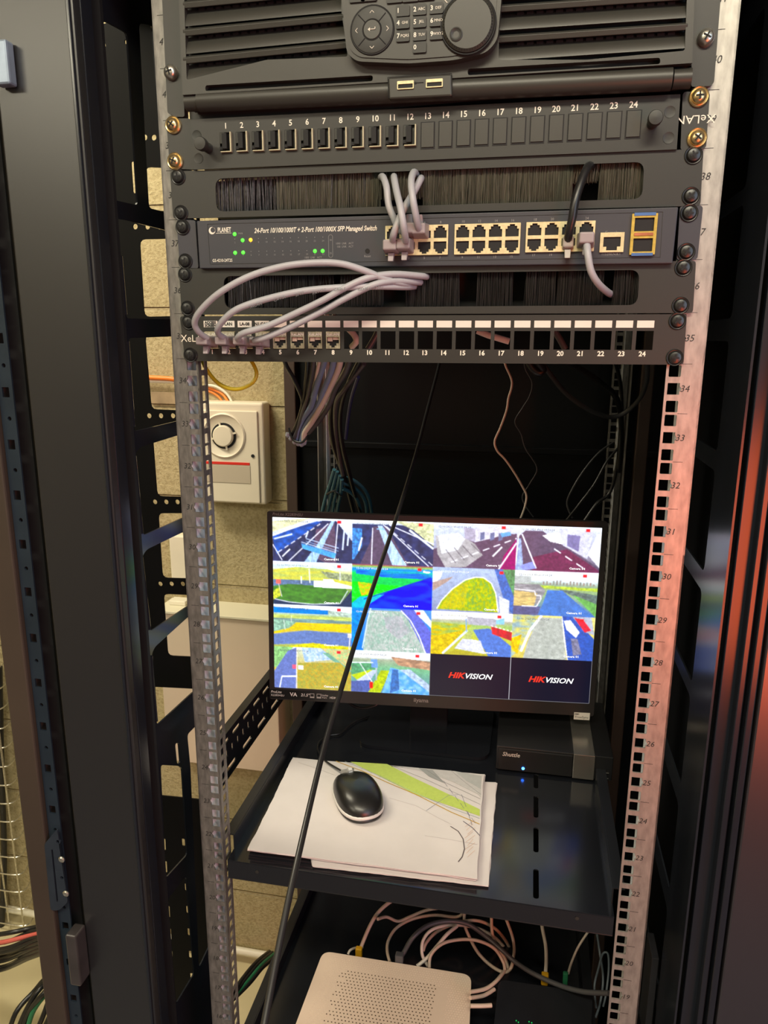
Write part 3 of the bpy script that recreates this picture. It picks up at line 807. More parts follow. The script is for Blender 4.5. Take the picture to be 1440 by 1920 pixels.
mb = MB()
fr = [(389, 420), (1243, 397), (1238, 482), (394, 495)]
for i in range(4): mb.tube([S(*fr[i]), S(*fr[(i + 1) % 4])], .00016, 4)
mb.build('face_outline', RECD, sw)
w_ = MB()
w_.text('24-Port 10/100/1000T + 2-Port 100/1000X SFP Managed Switch', .0062, S(589.5, 430.5), right=S(712, 427) - S(467, 432.5), shear=.25, bold=.018, wid=.735)
w_.text('PLANET', .0062, S(420.5, 431.5), bold=.02, wid=.62)
w_.text('GS-4210-24T2S', .0040, S(417, 488.5), bold=.01, wid=.80)
w_.tube([S(405, 437.5), S(434, 437)], .0002, 4)
c = S(397.5, 432.5)
w_.sheet(circ(c.x, c.z, .0033, 24), [circ(c.x + .0009, c.z + .0006, .0024, 20)], .0001, XZ(c.y))
w_.build('brand_lettering', WHT, sw)
g_ = MB()
for i in range(12):
    p = S(440.5, 454).lerp(S(605.5, 450.5), i / 11); g_.text(str(2 * i + 2), .0022, p + Vector((0, 0, -.0005)))
    g_.cyl(p + Vector((0, 0, .0028)), p + Vector((0, -.0001, .0028)), .0004, n=6)
    p = S(441.5, 478.5).lerp(S(606, 476), i / 11); g_.text(str(2 * i + 1), .0022, p + Vector((0, 0, -.0002)))
    g_.cyl(p + Vector((0, 0, .0032)), p + Vector((0, -.0001, .0032)), .0004, n=6)
for s_, a in (('1000  LNK   ACT', (587, 483)), ('10/100  LNK   ACT', (586, 488)), ('1000  LNK   ACT', (646, 456.5)), ('100  LNK   ACT', (647, 462.5))): g_.text(s_, .0026, S(*a), wid=.9)
p = S(620, 461.5); g_.sheet(rrect(p.x - .0021, p.x + .0021, p.z - .0102, p.z + .0102, .002), [rrect(p.x - .0018, p.x + .0018, p.z - .0099, p.z + .0099, .0017)], .0001, XZ(p.y))
g_.text('26', .0022, S(620, 450)); g_.text('25', .0022, S(620, 475)); g_.text('Reset', .0028, S(689, 480.5)); g_.text('PWR', .0022, S(451, 438))
g_.text('Console', .0034, S(1147, 436)); g_.text('115200,N,8,1', .0030, S(1145.5, 476.5)); g_.text('26', .0028, S(1208, 404.5)); g_.text('25', .0028, S(1202, 476.5))
blocks = [((723, 425), (840, 420.5), (841, 477), (723.5, 480.5)), ((853, 421.5), (976.5, 417.5), (974.5, 475.5), (852, 478)), ((986.5, 418), (1116, 413.5), (1113.5, 471), (985.5, 474))]
n0 = 1
for bi, bl in enumerate(blocks):
    q = [F(*a, SY) for a in bl]; x0 = (q[0].x + q[3].x) / 2; x1 = (q[1].x + q[2].x) / 2; z1 = (q[0].z + q[1].z) / 2; z0 = (q[2].z + q[3].z) / 2
    wdt = (x1 - x0) / 4; hgt = (z1 - z0) / 2; hh = []
    zm = (z0 + z1) / 2
    for c in range(4):
        cx = x0 + wdt * (c + .5)
        for s_ in (1, -1):
            o_ = zm + s_ * .0015; e = zm + s_ * (hgt - .0011)
            m1 = zm + s_ * (hgt * .62); m2 = zm + s_ * (hgt * .80)
            pts = [(cx - .0058, o_), (cx + .0058, o_), (cx + .0058, m1), (cx + .0042, m1), (cx + .0042, m2), (cx + .0022, m2), (cx + .0022, e), (cx - .0022, e), (cx - .0022, m2), (cx - .0042, m2), (cx - .0042, m1), (cx - .0058, m1)]
            hh.append(pts if s_ > 0 else pts[::-1])
        g_.text(str(n0 + 2 * c + 1), .0030, (cx, SY - .0003, z1 + .0022)); g_.text(str(n0 + 2 * c), .0030, (cx, SY - .0003, z0 - .0024))
    n0 += 8
    o = MB().sheet(rrect(x0, x1, z0, z1, .0004, 2), hh, .0022, XZ(SY - .0011)).build('port_block', CREAM, sw)
    MB().box(x0 + .001, x1 - .001, SY - .0006, SY - .0002, z0 + .001, z1 - .001).build('port_cavity', DARK, o)
g_.build('port_numbers', GRYT, sw)
p = F(1147, 455, SY)
o = MB().sheet(rrect(p.x - .0100, p.x + .0100, p.z - .0080, p.z + .0082), [[(p.x - .0072, p.z + .0045), (p.x + .0072, p.z + .0045), (p.x + .0072, p.z - .0035), (p.x + .0045, p.z - .0035), (p.x + .0045, p.z - .0065), (p.x - .0045, p.z - .0065), (p.x - .0045, p.z - .0035), (p.x - .0072, p.z - .0035)][::-1]], .002, XZ(SY - .001)).build('console_port', CREAM, sw)
MB().box(p.x - .008, p.x + .008, SY - .0005, SY - .0001, p.z - .007, p.z + .006).build('port_cavity', DARK, o)
p = F(1206, 440, SY)
o = MB().sheet(rrect(p.x - .0105, p.x + .0105, p.z - .0165, p.z + .0168, .0004, 2), [rrect(p.x - .0080, p.x + .0080, p.z + .0025, p.z + .0135), rrect(p.x - .0080, p.x + .0080, p.z - .0140, p.z - .0032)], .0024, XZ(SY - .0012)).build('sfp_cage', GOLD, sw)
MB().box(p.x - .0082, p.x + .0082, SY - .0005, SY - .0001, p.z - .015, p.z + .014).build('sfp_cavity', DARK, o)
MB().box(p.x - .0088, p.x + .0088, SY - .0030, SY, p.z + .0150, p.z + .0175).box(p.x - .0088, p.x + .0088, SY - .0030, SY, p.z - .0175, p.z - .0152).build('gasket', BLUE, o)
MB().box(p.x - .0078, p.x + .0078, SY - .0034, SY, p.z - .0010, p.z + .0012).build('latch_spring', mat('copper spring', (.6, .22, .12), .3, .5, noise=(90, .2)), o)
for a, m in (((440, 439), LEDG), ((455, 450.5), LEDG), ((470, 449.8), LEDO), ((441, 474), LEDG), ((456, 473.5), LEDG), ((590.5, 470.8), LEDG), ((605, 470.5), LEDG)):
    p = S(*a, SY); MB().lathe(p, (0, -1, 0), [(.0018, 0), (.0016, .0008), (.0008, .0014), (.0002, .0015)], 14).build('status_light', m, sw, smooth=True)
p = S(689, 470.7, SY); MB().lathe(p, (0, -1, 0), [(.0022, 0), (.0022, .0003), (.0016, .0003), (.0015, 0.0001)], 18).build('reset_hole', DARK, sw)
for a in ((343, 426), (348, 490), (1292, 399.6), (1286.5, 472.5)): screw('black', *a, sw)

# ------------------------------------------------------------------ keystone patch panel
kp = thing('copper_patch_panel', 'black 24 hole patch panel with white label strips, lowest panel in the upper group', 'patch panel')
KYY = -.004
out = rpoly(fxz([(337, 593), (1288, 589), (1281.5, 684), (347, 677)], KYY), .003)
k0 = F(397, 637.5, KYY); k8 = F(626, 637.3, KYY); k24 = F(1208.5, 638.3, KYY)
kpos = [k0.lerp(k24, i / 23) for i in range(24)]
HW, HH = .0073, .0083
MB().sheet(out, [rrect(p.x - HW, p.x + HW, p.z - HH, p.z + HH) for p in kpos], .0018, XZ(KYY + .0009)).build('front_plate', PANEL, kp, bevel=.0003)
MB().box(-.215, .215, -.002, .018, out[0][1] - .0025, out[0][1] - .0015).box(-.215, .215, -.002, .018, .0025, .0035).build('return_flange', PANEL, kp)
l0 = F(395, 607.6, KYY - .0003); l1 = F(1210.5, 607.8, KYY - .0003)
lp = None
for i in range(24):
    p = l0.lerp(l1, i / 23)
    if lp is None: lp = MB().box(-.0073, .0073, -.0004, .0003, -.0031, .0031).build('label_strip', LBL, kp); lp.location = p
    else: copy(lp, kp, p)
tx = MB()
for i in range(24): tx.text(str(i + 1), .0060, F(398, 660, KYY - .0003).lerp(F(1204, 664, KYY - .0003), i / 23), bold=.03)
tx.text('XeLAN', .0098, F(339, 635, KYY - .0003), align='LEFT', wid=1.0)
tx.build('port_numbers', WHT, kp)
tx = MB()
for i, (a, b) in enumerate((('ACCESS', 'SCREEN'), ('', 'PLAN'), ('LA-08', ''), ('N1.CAM', ''))):
    p = l0.lerp(l1, i / 23) + Vector((0, -.0008, 0))
    if a and b: tx.text(a, .0034, p + Vector((0, 0, .0014)), bold=.05); tx.text(b, .0034, p + Vector((0, 0, -.0015)), bold=.05)
    else: tx.text(a or b, .0042, p, bold=.03)
tx.build('handwriting', INK, kp)
kj = None
for i in range(8):
    p = kpos[i]
    if kj is None:
        mb = MB(); T = [(-.0060, .0028), (.0060, .0028), (.0060, -.0030), (.0034, -.0030), (.0034, -.0052), (.0017, -.0052), (.0017, -.0070), (-.0017, -.0070), (-.0017, -.0052), (-.0034, -.0052), (-.0034, -.0030), (-.0060, -.0030)][::-1]
        mb.sheet(rrect(-HW + .0003, HW - .0003, -HH + .0003, HH - .0003), [T], .002, XZ(-.0005))
        mb.mi = 1; mb.box(-HW + .001, HW - .001, .002, .014, -HH + .001, HH - .001); mb.mi = 2
        mb.box(-.0056, -.0010, .0004, .0012, -.0012, .0026).box(-.0005, .0056, .0004, .0012, .0002, .0026)
        mb.mi = 3; mb.text('XeLAN', .0042, (0, -.0017, .0053), bold=.02)
        kj = mb.build('keystone_jack', [NICK, DARK, CPNK, LBL], kp); kj.location = p
    else: copy(kj, kp, p)
for a in ((354.5, 604.5), (357.6, 665.6), (1270, 602), (1265, 670.6)): screw('black', *a, kp)

# ------------------------------------------------------------------ cables


def cable(name, pts, r, m, label, cat='cable', group=None, parts=None, n=10, cls='y'):
    P = [(F(a, b, c) if cls == 'y' else D(a, b, c)) for a, b, c in pts]
    if parts is None:
        o = MB().tube(P, r, n).build(name, m, None, smooth=True, autos=60); return tag(o, label, cat, group)
    t = thing(name, label, cat, group=group)
    MB().tube(P, r, n).build('jacket', m, t, smooth=True, autos=60)
    parts(t); return t


def boot(t, px, py, y, clip=-1, w_=.0076, h_=.0068, m=CGREY2, dep=.016):
    """RJ45 boot pushed into a port; clip: -1 tab below, +1 above"""
    p = F(px, py, y)
    b = MB().hexa([(p.x - w_, p.y + .004, p.z - h_), (p.x + w_, p.y + .004, p.z - h_), (p.x + w_ * .8, p.y - dep, p.z - h_ * .55), (p.x - w_ * .8, p.y - dep, p.z - h_ * .55)],
                  [(p.x - w_, p.y + .004, p.z + h_), (p.x + w_, p.y + .004, p.z + h_), (p.x + w_ * .8, p.y - dep, p.z + h_ * .75), (p.x - w_ * .8, p.y - dep, p.z + h_ * .75)])
    o = b.build('boot', m, t, bevel=.0014, bseg=3)
    s = clip
    z0 = p.z + s * h_ * .8
    MB().hexa([(p.x - .0028, p.y - dep * .5, z0), (p.x + .0028, p.y - dep * .5, z0), (p.x + .0028, p.y - dep * .1, z0), (p.x - .0028, p.y - dep * .1, z0)],
              [(p.x - .0024, p.y - dep * .45 - .003, z0 + s * .0075), (p.x + .0024, p.y - dep * .45 - .003, z0 + s * .0075), (p.x + .0024, p.y - dep * .45 + .0005, z0 + s * .0075), (p.x - .0024, p.y - dep * .45 + .0005, z0 + s * .0075)]).build('latch_tab', m, o, bevel=.0005)


G1 = 'grey patch cables plugged into the switch'
upper = [
    ([(712, 334, .012), (718, 332, -.010), (725, 352, -.022), (729, 385, -.026), (738, 408, -.026), (748, 430, -.022), (765, 436, -.020)], (770, 433), 1, 'grey patch cable leftmost out of the brush, plugged into the upper switch row'),
    ([(790, 334, .010), (788, 337, -.012), (776, 360, -.020), (757, 392, -.030), (745, 420, -.036), (738, 440, -.034), (736, 452, -.026)], (736, 464), -1, 'grey patch cable crossing down leftwards into the first lower switch port'),
    ([(739, 331, .012), (739, 334, -.014), (744, 360, -.030), (751, 390, -.042), (756, 420, -.044), (760, 445, -.036), (761, 452, -.028)], (761, 462), -1, 'grey patch cable running straight down into the second lower switch port'),
    ([(782, 330, .008), (776, 323, -.014), (771, 340, -.032), (774, 372, -.040), (779, 400, -.038), (784, 425, -.030), (788, 433, -.022)], (789, 434), 1, 'grey patch cable rightmost of the four, hooked over the brush edge'),
]
for pts, bp, cl, lb in upper:
    cable('patch_cable', pts, .0031, CGREY, lb, group=G1, parts=lambda t, bp=bp, cl=cl: boot(t, bp[0], bp[1], SY - .003, cl))
cable('patch_cable', [(1112, 312, .012), (1103, 312, -.010), (1092, 335, -.020), (1079, 375, -.026), (1073, 410, -.026), (1067, 436, -.022), (1065, 452, -.014)], .0036, CBLK, 'black patch cable running from the upper brush into switch port 21',
      parts=lambda t: boot(t, 1065, 456, SY - .002, -1, w_=.0055, m=mat('clear plug', (.35, .33, .30), .2, noise=(50, .1)), dep=.006))
cable('patch_cable', [(1100, 452, -.022), (1102, 475, -.030), (1108, 508, -.030), (1122, 532, -.022), (1138, 547, -.006), (1146, 552, .012)], .0031, CGREY, 'grey patch cable from switch port 23 down into the lower brush',
      parts=lambda t: boot(t, 1098, 451, SY - .003, -1))
G2 = 'grey patch cables looping to the copper patch panel'
lower = [
    ([(388, 634, -.024), (372, 622, -.036), (365, 604, -.044), (378, 580, -.052), (413, 548, -.058), (468, 518, -.060), (533, 499, -.058), (596, 492.5, -.052), (642, 495, -.046), (685, 508, -.038), (725, 524, -.028), (762, 533, -.012), (790, 530, .014)], (393, 640), 'grey patch cable arching highest from port 1 over the switch'),
    ([(424, 636, -.022), (410, 626, -.032), (409, 615, -.040), (422, 597, -.046), (448, 578, -.050), (502, 560, -.050), (572, 545, -.046), (650, 538.5, -.040), (712, 537, -.030), (763, 538, -.010), (785, 536, .014)], (428, 640), 'printed grey patch cable from port 2 with lettering along its jacket'),
    ([(452, 638, -.022), (446, 634, -.032), (458, 624, -.040), (502, 611, -.044), (553, 588, -.044), (603, 564, -.044), (650, 538, -.042), (693, 520, -.036), (740, 514, -.024), (794, 518, -.004), (800, 520, .012)], (461, 640), 'grey patch cable from port 3 curving up behind the printed cable'),
    ([(484, 640, -.022), (478, 638, -.030), (500, 632, -.036), (549, 611, -.038), (603, 584, -.038), (650, 558, -.038), (704, 533, -.034), (743, 527, -.022), (782, 529, -.004), (795, 530, .012)], (491, 641), 'grey patch cable from port 4, lowest of the four loops'),
]
for pts, bp, lb in lower:
    cable('patch_cable', pts, .0030, CGREY, lb, group=G2, parts=lambda t, bp=bp: boot(t, bp[0], bp[1], KYY - .004, -1, w_=.0072, h_=.0055, dep=.020))
# lettering on the second loop
o2 = [o for o in bpy.data.objects if o.get('label', '').startswith('printed grey')][0]
mb = MB(); A = [(470, 579, -.0535), (500, 567, -.0535), (560, 550, -.050), (620, 543.5, -.046), (690, 540, -.036)]
ws = (('XeLAN', 480, 572.5, -.056), ('CAT.5e', 525, 560, -.054), ('SFTP', 562, 551.5, -.052), ('PATCH', 598, 547, -.050), ('CABLE', 637, 542.5, -.047), ('ISO/IEC-11801', 695, 541, -.040))
for s_, a, b, c in ws: mb.text(s_, .0036, F(a, b, c), right=(F(a + 15, b - (5 if a < 600 else 1.2), c) - F(a, b, c)), wid=1.1)
mb.build('cable_print', mat('print grey', (.14, .14, .15), .6, noise=(50, .1)), o2)

cable('cable_loop', [(372, 640, .030), (381, 680, .030), (402, 712, .030), (425, 727, .030), (450, 729, .030), (473, 718, .032), (481, 700, .034), (472, 678, .036), (455, 655, .04)], .0021, CYEL, 'yellow cable loop hanging below the copper patch panel')
cable('diagonal_cable', [(826, 660, 1.32), (823, 685, 1.28), (801, 770, 1.15), (780, 850, 1.05), (745, 965, .92), (690, 1130, .80), (645, 1275, .72), (608, 1400, .665), (556, 1620, .575), (522, 1780, .53), (490, 1950, .49)], .0026, CBLK, 'thin black cable stretched diagonally across monitor and shelf front', cls='d', n=14)

# ------------------------------------------------------------------ monitor
MC = Vector((-.021, .310, -.371)); yw, tl = .110, .041
mrx = Vector((math.cos(yw), math.sin(yw), 0)); mn = Vector((-math.sin(yw), math.cos(yw), 0))
mup = (math.cos(tl) * Vector((0, 0, 1)) + math.sin(tl) * mn).normalized()
mrx2 = (math.cos(.008) * mrx - math.sin(.008) * mup).normalized(); mup2 = (math.sin(.008) * mrx + math.cos(.008) * mup).normalized()
mf = mrx2.cross(mup2) * -1   # pointing away from viewer


def M(u, v, w=0): return MC + mrx2 * u + mup2 * v + (-mf) * (-w)


if (M(0, 0, 1) - MC).dot(Vector((0, 1, 0))) < 0: mf = -mf
def M(u, v, w=0): return MC + mrx2 * u + mup2 * v + mf * w


mon = thing('monitor', 'black flat monitor showing a grid of sixteen camera views', 'monitor')
SWd, SHt = .238, .134
MB().sheet(rrect(-.2455, .2455, -.1530, .1425, .003), [rrect(-SWd, SWd, -SHt, SHt)], .010, lambda u, v, w: M(u, v, w + .003)).build('bezel', MON, mon, bevel=.001)
MB().hexa([M(-.244, -.151, .008), M(.244, -.151, .008), M(.235, -.143, .045), M(-.235, -.143, .045)], [M(-.244, .141, .008), M(.244, .141, .008), M(.235, .133, .045), M(-.235, .133, .045)]).build('rear_shell', MON, mon, bevel=.004)
tx = MB(); e1 = -.0025
tx.text('ProLite X2283HSU', .0060, M(-.2375, .1385, e1), mrx2, mup2, shear=.2, align='LEFT', wid=.95, bold=.01)
tx.text('iiyama', .0090, M(-.012, -.1420, e1), mrx2, mup2, bold=.02, wid=1.0)
tx.build('brand_lettering', mat('letter warm grey', (.22, .19, .18), .5, noise=(50, .1)), mon)
st = MB().hexa([M(-.2450, -.1515, -.0025), M(-.138, -.1515, -.0025), M(-.138, -.1515, -.0018), M(-.2450, -.1515, -.0018)], [M(-.2450, -.1365, -.0025), M(-.138, -.1365, -.0025), M(-.138, -.1365, -.0018), M(-.2450, -.1365, -.0018)]).build('spec_sticker', mat('sticker black', (.008, .008, .008), .3, noise=(50, .1)), mon)
tx = MB()
tx.text('ProLite', .0056, M(-.2435, -.1405, -.0028), mrx2, mup2, shear=.2, align='LEFT', bold=.01); tx.text('X2283HSU', .0046, M(-.2435, -.1460, -.0028), mrx2, mup2, align='LEFT')
tx.text('VA', .0085, M(-.2080, -.1435, -.0028), mrx2, mup2, bold=.03); tx.text('21.5"', .0065, M(-.190, -.1435, -.0028), mrx2, mup2, shear=.2, bold=.02)
tx.text('HDMI', .0046, M(-.1460, -.1455, -.0028), mrx2, mup2, bold=.02); tx.text('Display\nPort', .0040, M(-.1600, -.1440, -.0028), mrx2, mup2)
for cx in (-.1790, -.1685): tx.sheet(rrect(cx - .0034, cx + .0034, -.1475, -.1400), [rrect(cx - .0026, cx + .0026, -.1450, -.1410)], .0001, lambda u, v, w: M(u, v, -.0028))
tx.build('sticker_lettering', mat('letter light', (.55, .52, .5), .5, noise=(50, .05)), st)
st = MB().hexa([M(.2165, -.1585, -.004), M(.2395, -.1585, -.004), M(.2395, -.1585, -.003), M(.2165, -.1585, -.003)], [M(.2165, -.1475, -.004), M(.2395, -.1475, -.004), M(.2395, -.1475, -.003), M(.2165, -.1475, -.003)]).build('corner_sticker', LBL, mon)
tx = MB(); tx.text('FreeSync', .0055, M(.228, -.1545, -.0043), mrx2, mup2); tx.text('AMD', .0030, M(.2205, -.1498, -.0043), mrx2, mup2, bold=.04); tx.build('sticker_lettering', INK, st)
# stand
MB().hexa([M(-.03, -.216, .05), M(.03, -.216, .05), M(.03, -.216, .066), M(-.03, -.216, .066)], [M(-.03, -.02, .045), M(.03, -.02, .045), M(.03, -.02, .061), M(-.03, -.02, .061)]).build('stand_neck', SHELF, mon, bevel=.002)
q = M(0, 0, .055)
MB().sheet([(q.x + a, q.y + b) for a, b in rrect(-.10, .10, -.09, .07, .02)], [], .005, XY(-.5850)).build('stand_base', SHELF, mon, bevel=.002)
for vv in (-.02, -.115): MB().hexa([M(.2440, vv - .02, .004), M(.2475, vv - .02, .004), M(.2475, vv - .02, .025), M(.244, vv - .02, .025)], [M(.244, vv + .02, .004), M(.2475, vv + .02, .004), M(.2475, vv + .02, .025), M(.244, vv + .02, .025)]).build('side_buttons', MON, mon, bevel=.001)
# screen picture painted on a fine grid, one colour per grid point
NW, NH = 640, 360
img = np.zeros((NH, NW, 3)); TW, TH = 160, 90
YY, XX = np.mgrid[0:TH, 0:TW]; XN = XX / TW; YN = YY / TH
rs = np.random.RandomState(3)


def vnoise(h, w, sx, sy, seed):
    r = np.random.RandomState(seed); g = r.rand(int(h / sy) + 3, int(w / sx) + 3)
    y = np.arange(h) / sy; x = np.arange(w) / sx; yi = y.astype(int); xi = x.astype(int); fy = (y - yi)[:, None]; fx = (x - xi)[None]
    a = g[yi][:, xi]; b = g[yi][:, xi + 1]; c = g[yi + 1][:, xi]; d = g[yi + 1][:, xi + 1]
    return (a * (1 - fx) + b * fx) * (1 - fy) + (c * (1 - fx) + d * fx) * fy


class Tile:
    def __init__(s, c, r): s.c = c; s.r = r; s.im = np.zeros((TH, TW, 3)); s.seed = c * 10 + r
    def col(s, c): return np.array(c) / 255.
    def grad(s, stops):
        ys = [a for a, _ in stops]; cs = np.array([c for _, c in stops]) / 255.
        for k in range(3): s.im[:, :, k] = np.interp(YN[:, 0], ys, cs[:, k])[:, None]
        return s
    def poly(s, pts, c, nz=0, nx=3, ny=3, a=1.0, c2=None):
        m = np.zeros((TH, TW), bool); n = len(pts)
        px, py = XN + .5 / TW, YN + .5 / TH
        for i in range(n):
            x1, y1 = pts[i]; x2, y2 = pts[(i + 1) % n]
            if y1 == y2: continue
            cond = ((y1 > py) != (y2 > py)) & (px < (x2 - x1) * (py - y1) / (y2 - y1) + x1); m ^= cond
        cc = np.broadcast_to(s.col(c), (TH, TW, 3)).copy()
        s.seed += 1
        if c2 is not None:
            v = np.clip(vnoise(TH, TW, nx, ny, s.seed) * 1.6 - .3, 0, 1)[..., None]; cc = cc * (1 - v) + s.col(c2) * v
        elif nz: cc = cc * (1 + nz * (vnoise(TH, TW, nx, ny, s.seed)[..., None] - .5) * 2)
        s.im[m] = s.im[m] * (1 - a) + cc[m] * a
        return s
    def line(s, p, q, w, c, dash=None):
        dx, dy = (q[0] - p[0]) * TW, (q[1] - p[1]) * TH; L = math.hypot(dx, dy) + 1e-6
        u = ((XX + .5 - p[0] * TW) * dx + (YY + .5 - p[1] * TH) * dy) / L; v = np.abs(-(XX + .5 - p[0] * TW) * dy + (YY + .5 - p[1] * TH) * dx) / L
        a = np.clip(w / 2 + .5 - v, 0, 1) * (u > 0) * (u < L)
        if dash: a = a * (((u / dash) % 1) < .6)
        s.im = s.im * (1 - a[..., None]) + s.col(c) * a[..., None]; return s
    def pline(s, pts, w, c, dash=None):
        for i in range(len(pts) - 1): s.line(pts[i], pts[i + 1], w, c, dash)
        return s
    def done(s):
        s.poly([(.81, .05), (.86, .05), (.86, .11), (.81, .11)], (215, 50, 50))
        img[s.r * TH:(s.r + 1) * TH, s.c * TW:(s.c + 1) * TW] = s.im


W_ = (250, 252, 255)
t = Tile(0, 0).grad([(0, (225, 235, 250)), (.3, (200, 215, 240)), (1, (20, 20, 40))])
t.poly([(0, .1), (.5, .0), (.3, .15), (0, .35)], (205, 205, 150), .2).poly([(0, .5), (.35, .2), (.62, .06), (.8, .06), (1, .5), (1, 1), (0, 1)], (24, 26, 52), .35, 6, 6)
t.poly([(0, .45), (.3, .22), (.55, .08), (.62, .07), (.3, .5), (.05, .85)], (35, 60, 140), .4, 8, 5).poly([(.55, .25), (.68, .2), (.72, .08), (.78, .08), (.8, 1), (.66, 1), (.5, .85)], (62, 45, 60), .2)
t.poly([(.74, .06), (.78, .06), (.62, .7), (.55, 1), (.40, 1), (.58, .55)], (150, 185, 225), .25, 2, 8)
for a, b in (((0, .42), (.45, .12)), ((.2, 1), (.7, .12)), ((.82, .08), (.78, .95)), ((.0, .62), (.12, .98))): t.line(a, b, 1.8, W_)
for a, b in (((.07, .8), (.6, .13)),): t.line(a, b, 1.6, W_, 16)
for a, b in (((.45, .3), (.42, .45)), ((.02, .5), (.25, .38)), ((.9, .25), (.88, .7)), ((.96, .2), (.94, .6))): t.line(a, b, 3, (210, 225, 245))
t.poly([(.36, .58), (.8, .78), (.78, .9), (.38, .70)], (75, 140, 215), .2).pline([(.36, .55), (.8, .76)], 1.5, (190, 215, 245)).pline([(.42, .47), (.83, .66)], 1.5, (190, 215, 245)).line((.42, .53), (.83, .73), 1, (150, 190, 240))
t.line((.12, .9), (.22, .72), 2.5, W_); t.done()
t = Tile(1, 0).grad([(0, (225, 235, 245)), (.3, (150, 175, 215)), (1, (25, 25, 45))])
t.poly([(0, .1), (.9, .1), (1, .5), (1, 1), (0, 1)], (24, 28, 58), .4, 6, 6).poly([(.5, .0), (1, .05), (1, .55), (.75, .2)], (190, 195, 140), .3).poly([(.26, .15), (.42, .15), (.7, 1), (.1, 1), (.22, .5)], (60, 46, 62), .15).poly([(.0, .2), (.12, .2), (.12, .6), (.02, .9), (0, .9)], (60, 110, 185), .5)
t.poly([(.31, .12), (.37, .12), (.5, .5), (.68, 1), (.5, 1), (.4, .55)], (160, 190, 225), .25, 2, 8)
for a, b in (((.25, .18), (.24, 1)), ((.38, .1), (.95, 1)), ((.45, .1), (1, .5))): t.line(a, b, 1.8, W_)
t.line((.42, .14), (1, .98), 1.5, W_, 18); t.line((.7, .2), (1, .6), 4, (225, 235, 250)); t.line((.3, .2), (.4, .2), 2, (120, 180, 230)); t.line((.08, .7), (.12, .4), 3, W_); t.done()
t = Tile(2, 0).grad([(0, (205, 215, 240)), (.3, (170, 180, 200)), (1, (70, 60, 75))])
t.poly([(.35, .35), (1, .2), (1, 1), (0, 1), (0, .6)], (62, 46, 62), .12).poly([(.02, .3), (.3, .25), (.5, .45), (.6, .7), (.4, .98), (.15, 1), (.05, .7)], (150, 148, 145), .15, 8, 8).poly([(.05, .3), (.3, .22), (.38, .35), (.3, .6), (.1, .7)], (215, 220, 220), .1)
t.poly([(.36, .1), (.5, .12), (.5, .42), (.38, .35)], (150, 145, 160), .1).poly([(.5, .1), (.9, .05), (.98, .15), (.7, .32), (.5, .42)], (196, 196, 205), .1)
for x in (.56, .68, .78): t.poly([(x, .2), (x + .05, .19), (x + .05, .34), (x, .38)], (80, 88, 120))
t.poly([(.80, .2), (.92, .16), (.93, .24), (.82, .29)], (90, 150, 210)); t.poly([(.85, .7), (1, .3), (1, 1), (.82, 1)], (120, 25, 70), .2)
t.line((.22, .88), (1, .3), 2, W_, 22); t.line((.8, 1), (1, .4), 2.5, W_); t.line((.72, .72), (.83, .5), 3, W_)
for k in range(4): t.line((.15 + k * .1, .6 - k * .05), (.28 + k * .1, .9 - k * .08), 1.2, (60, 55, 60))
t.done()
t = Tile(3, 0).grad([(0, (215, 222, 240)), (.3, (170, 175, 190)), (1, (60, 45, 60))])
t.poly([(0, .3), (.1, .12), (.3, .12), (1, .9), (1, 1), (0, 1)], (64, 50, 66), .12).poly([(.2, .7), (.6, .5), (1, .95), (1, 1), (.2, 1)], (80, 28, 48), .2).poly([(.3, .22), (.5, .12), (.55, .4), (.4, .35)], (225, 225, 222), .1)
t.poly([(.5, .05), (.9, .1), (.85, .7), (.55, .42)], (190, 192, 205), .08).poly([(.6, .18), (.75, .2), (.74, .55), (.6, .42)], (100, 95, 135), .1).poly([(.85, .6), (.95, .15), (1, .15), (1, .9)], (225, 228, 225))
t.poly([(.0, .3), (.05, .3), (.1, 1), (0, 1)], (130, 150, 190), .2).line((.06, .2), (.25, .95), 2.5, W_).line((.02, .2), (.0, .9), 2, W_).line((.45, .5), (.85, .95), 2.2, W_, 26).poly([(.05, .9), (.2, .8), (.25, .95), (.1, 1)], (120, 130, 200)); t.done()
t = Tile(0, 1).grad([(0, (220, 232, 245)), (.12, (195, 220, 235)), (.2, (190, 200, 130)), (.4, (175, 180, 60)), (.55, (120, 150, 60)), (1, (40, 50, 60))])
t.poly([(0, .2), (.3, .12), (.7, .15), (1, .3), (1, .5), (0, .45)], (190, 185, 70), .2, 20, 3, c2=(160, 175, 80)).poly([(.6, .2), (1, .25), (1, .42), (.7, .35)], (120, 130, 90), .4).poly([(0, .42), (.6, .42), (.6, .6), (0, .6)], (70, 90, 120), .2)
t.poly([(0, .58), (.2, .52), (.9, .55), (.97, .65), (.85, .92), (.4, .97), (.05, .88), (0, .8)], (44, 92, 24), .25, 8, 4).poly([(0, .85), (.1, .9), (.4, .98), (.86, .93), (1, .6), (1, 1), (0, 1)], (15, 25, 45), .2)
t.pline([(.02, .88), (.2, .94), (.5, .97), (.85, .93), (.95, .62)], 1.6, (225, 230, 235)).poly([(.52, .42), (.8, .44), (1, .52), (1, .58), (.52, .57)], W_).poly([(.64, .38), (.76, .38), (.79, .45), (.63, .45)], (235, 240, 245)).line((.46, .15), (.47, .48), 2, (245, 245, 220)).line((.85, .2), (.85, .4), 1.5, (240, 240, 240)).line((.36, .33), (.36, .5), 2, (230, 240, 240)).line((.06, .45), (.11, .82), 1.5, (210, 200, 190)).poly([(.04, .42), (.1, .42), (.1, .52), (.04, .52)], (225, 90, 80)).poly([(0, .7), (.08, .6), (.1, .8), (0, .9)], (170, 180, 60), .4); t.done()
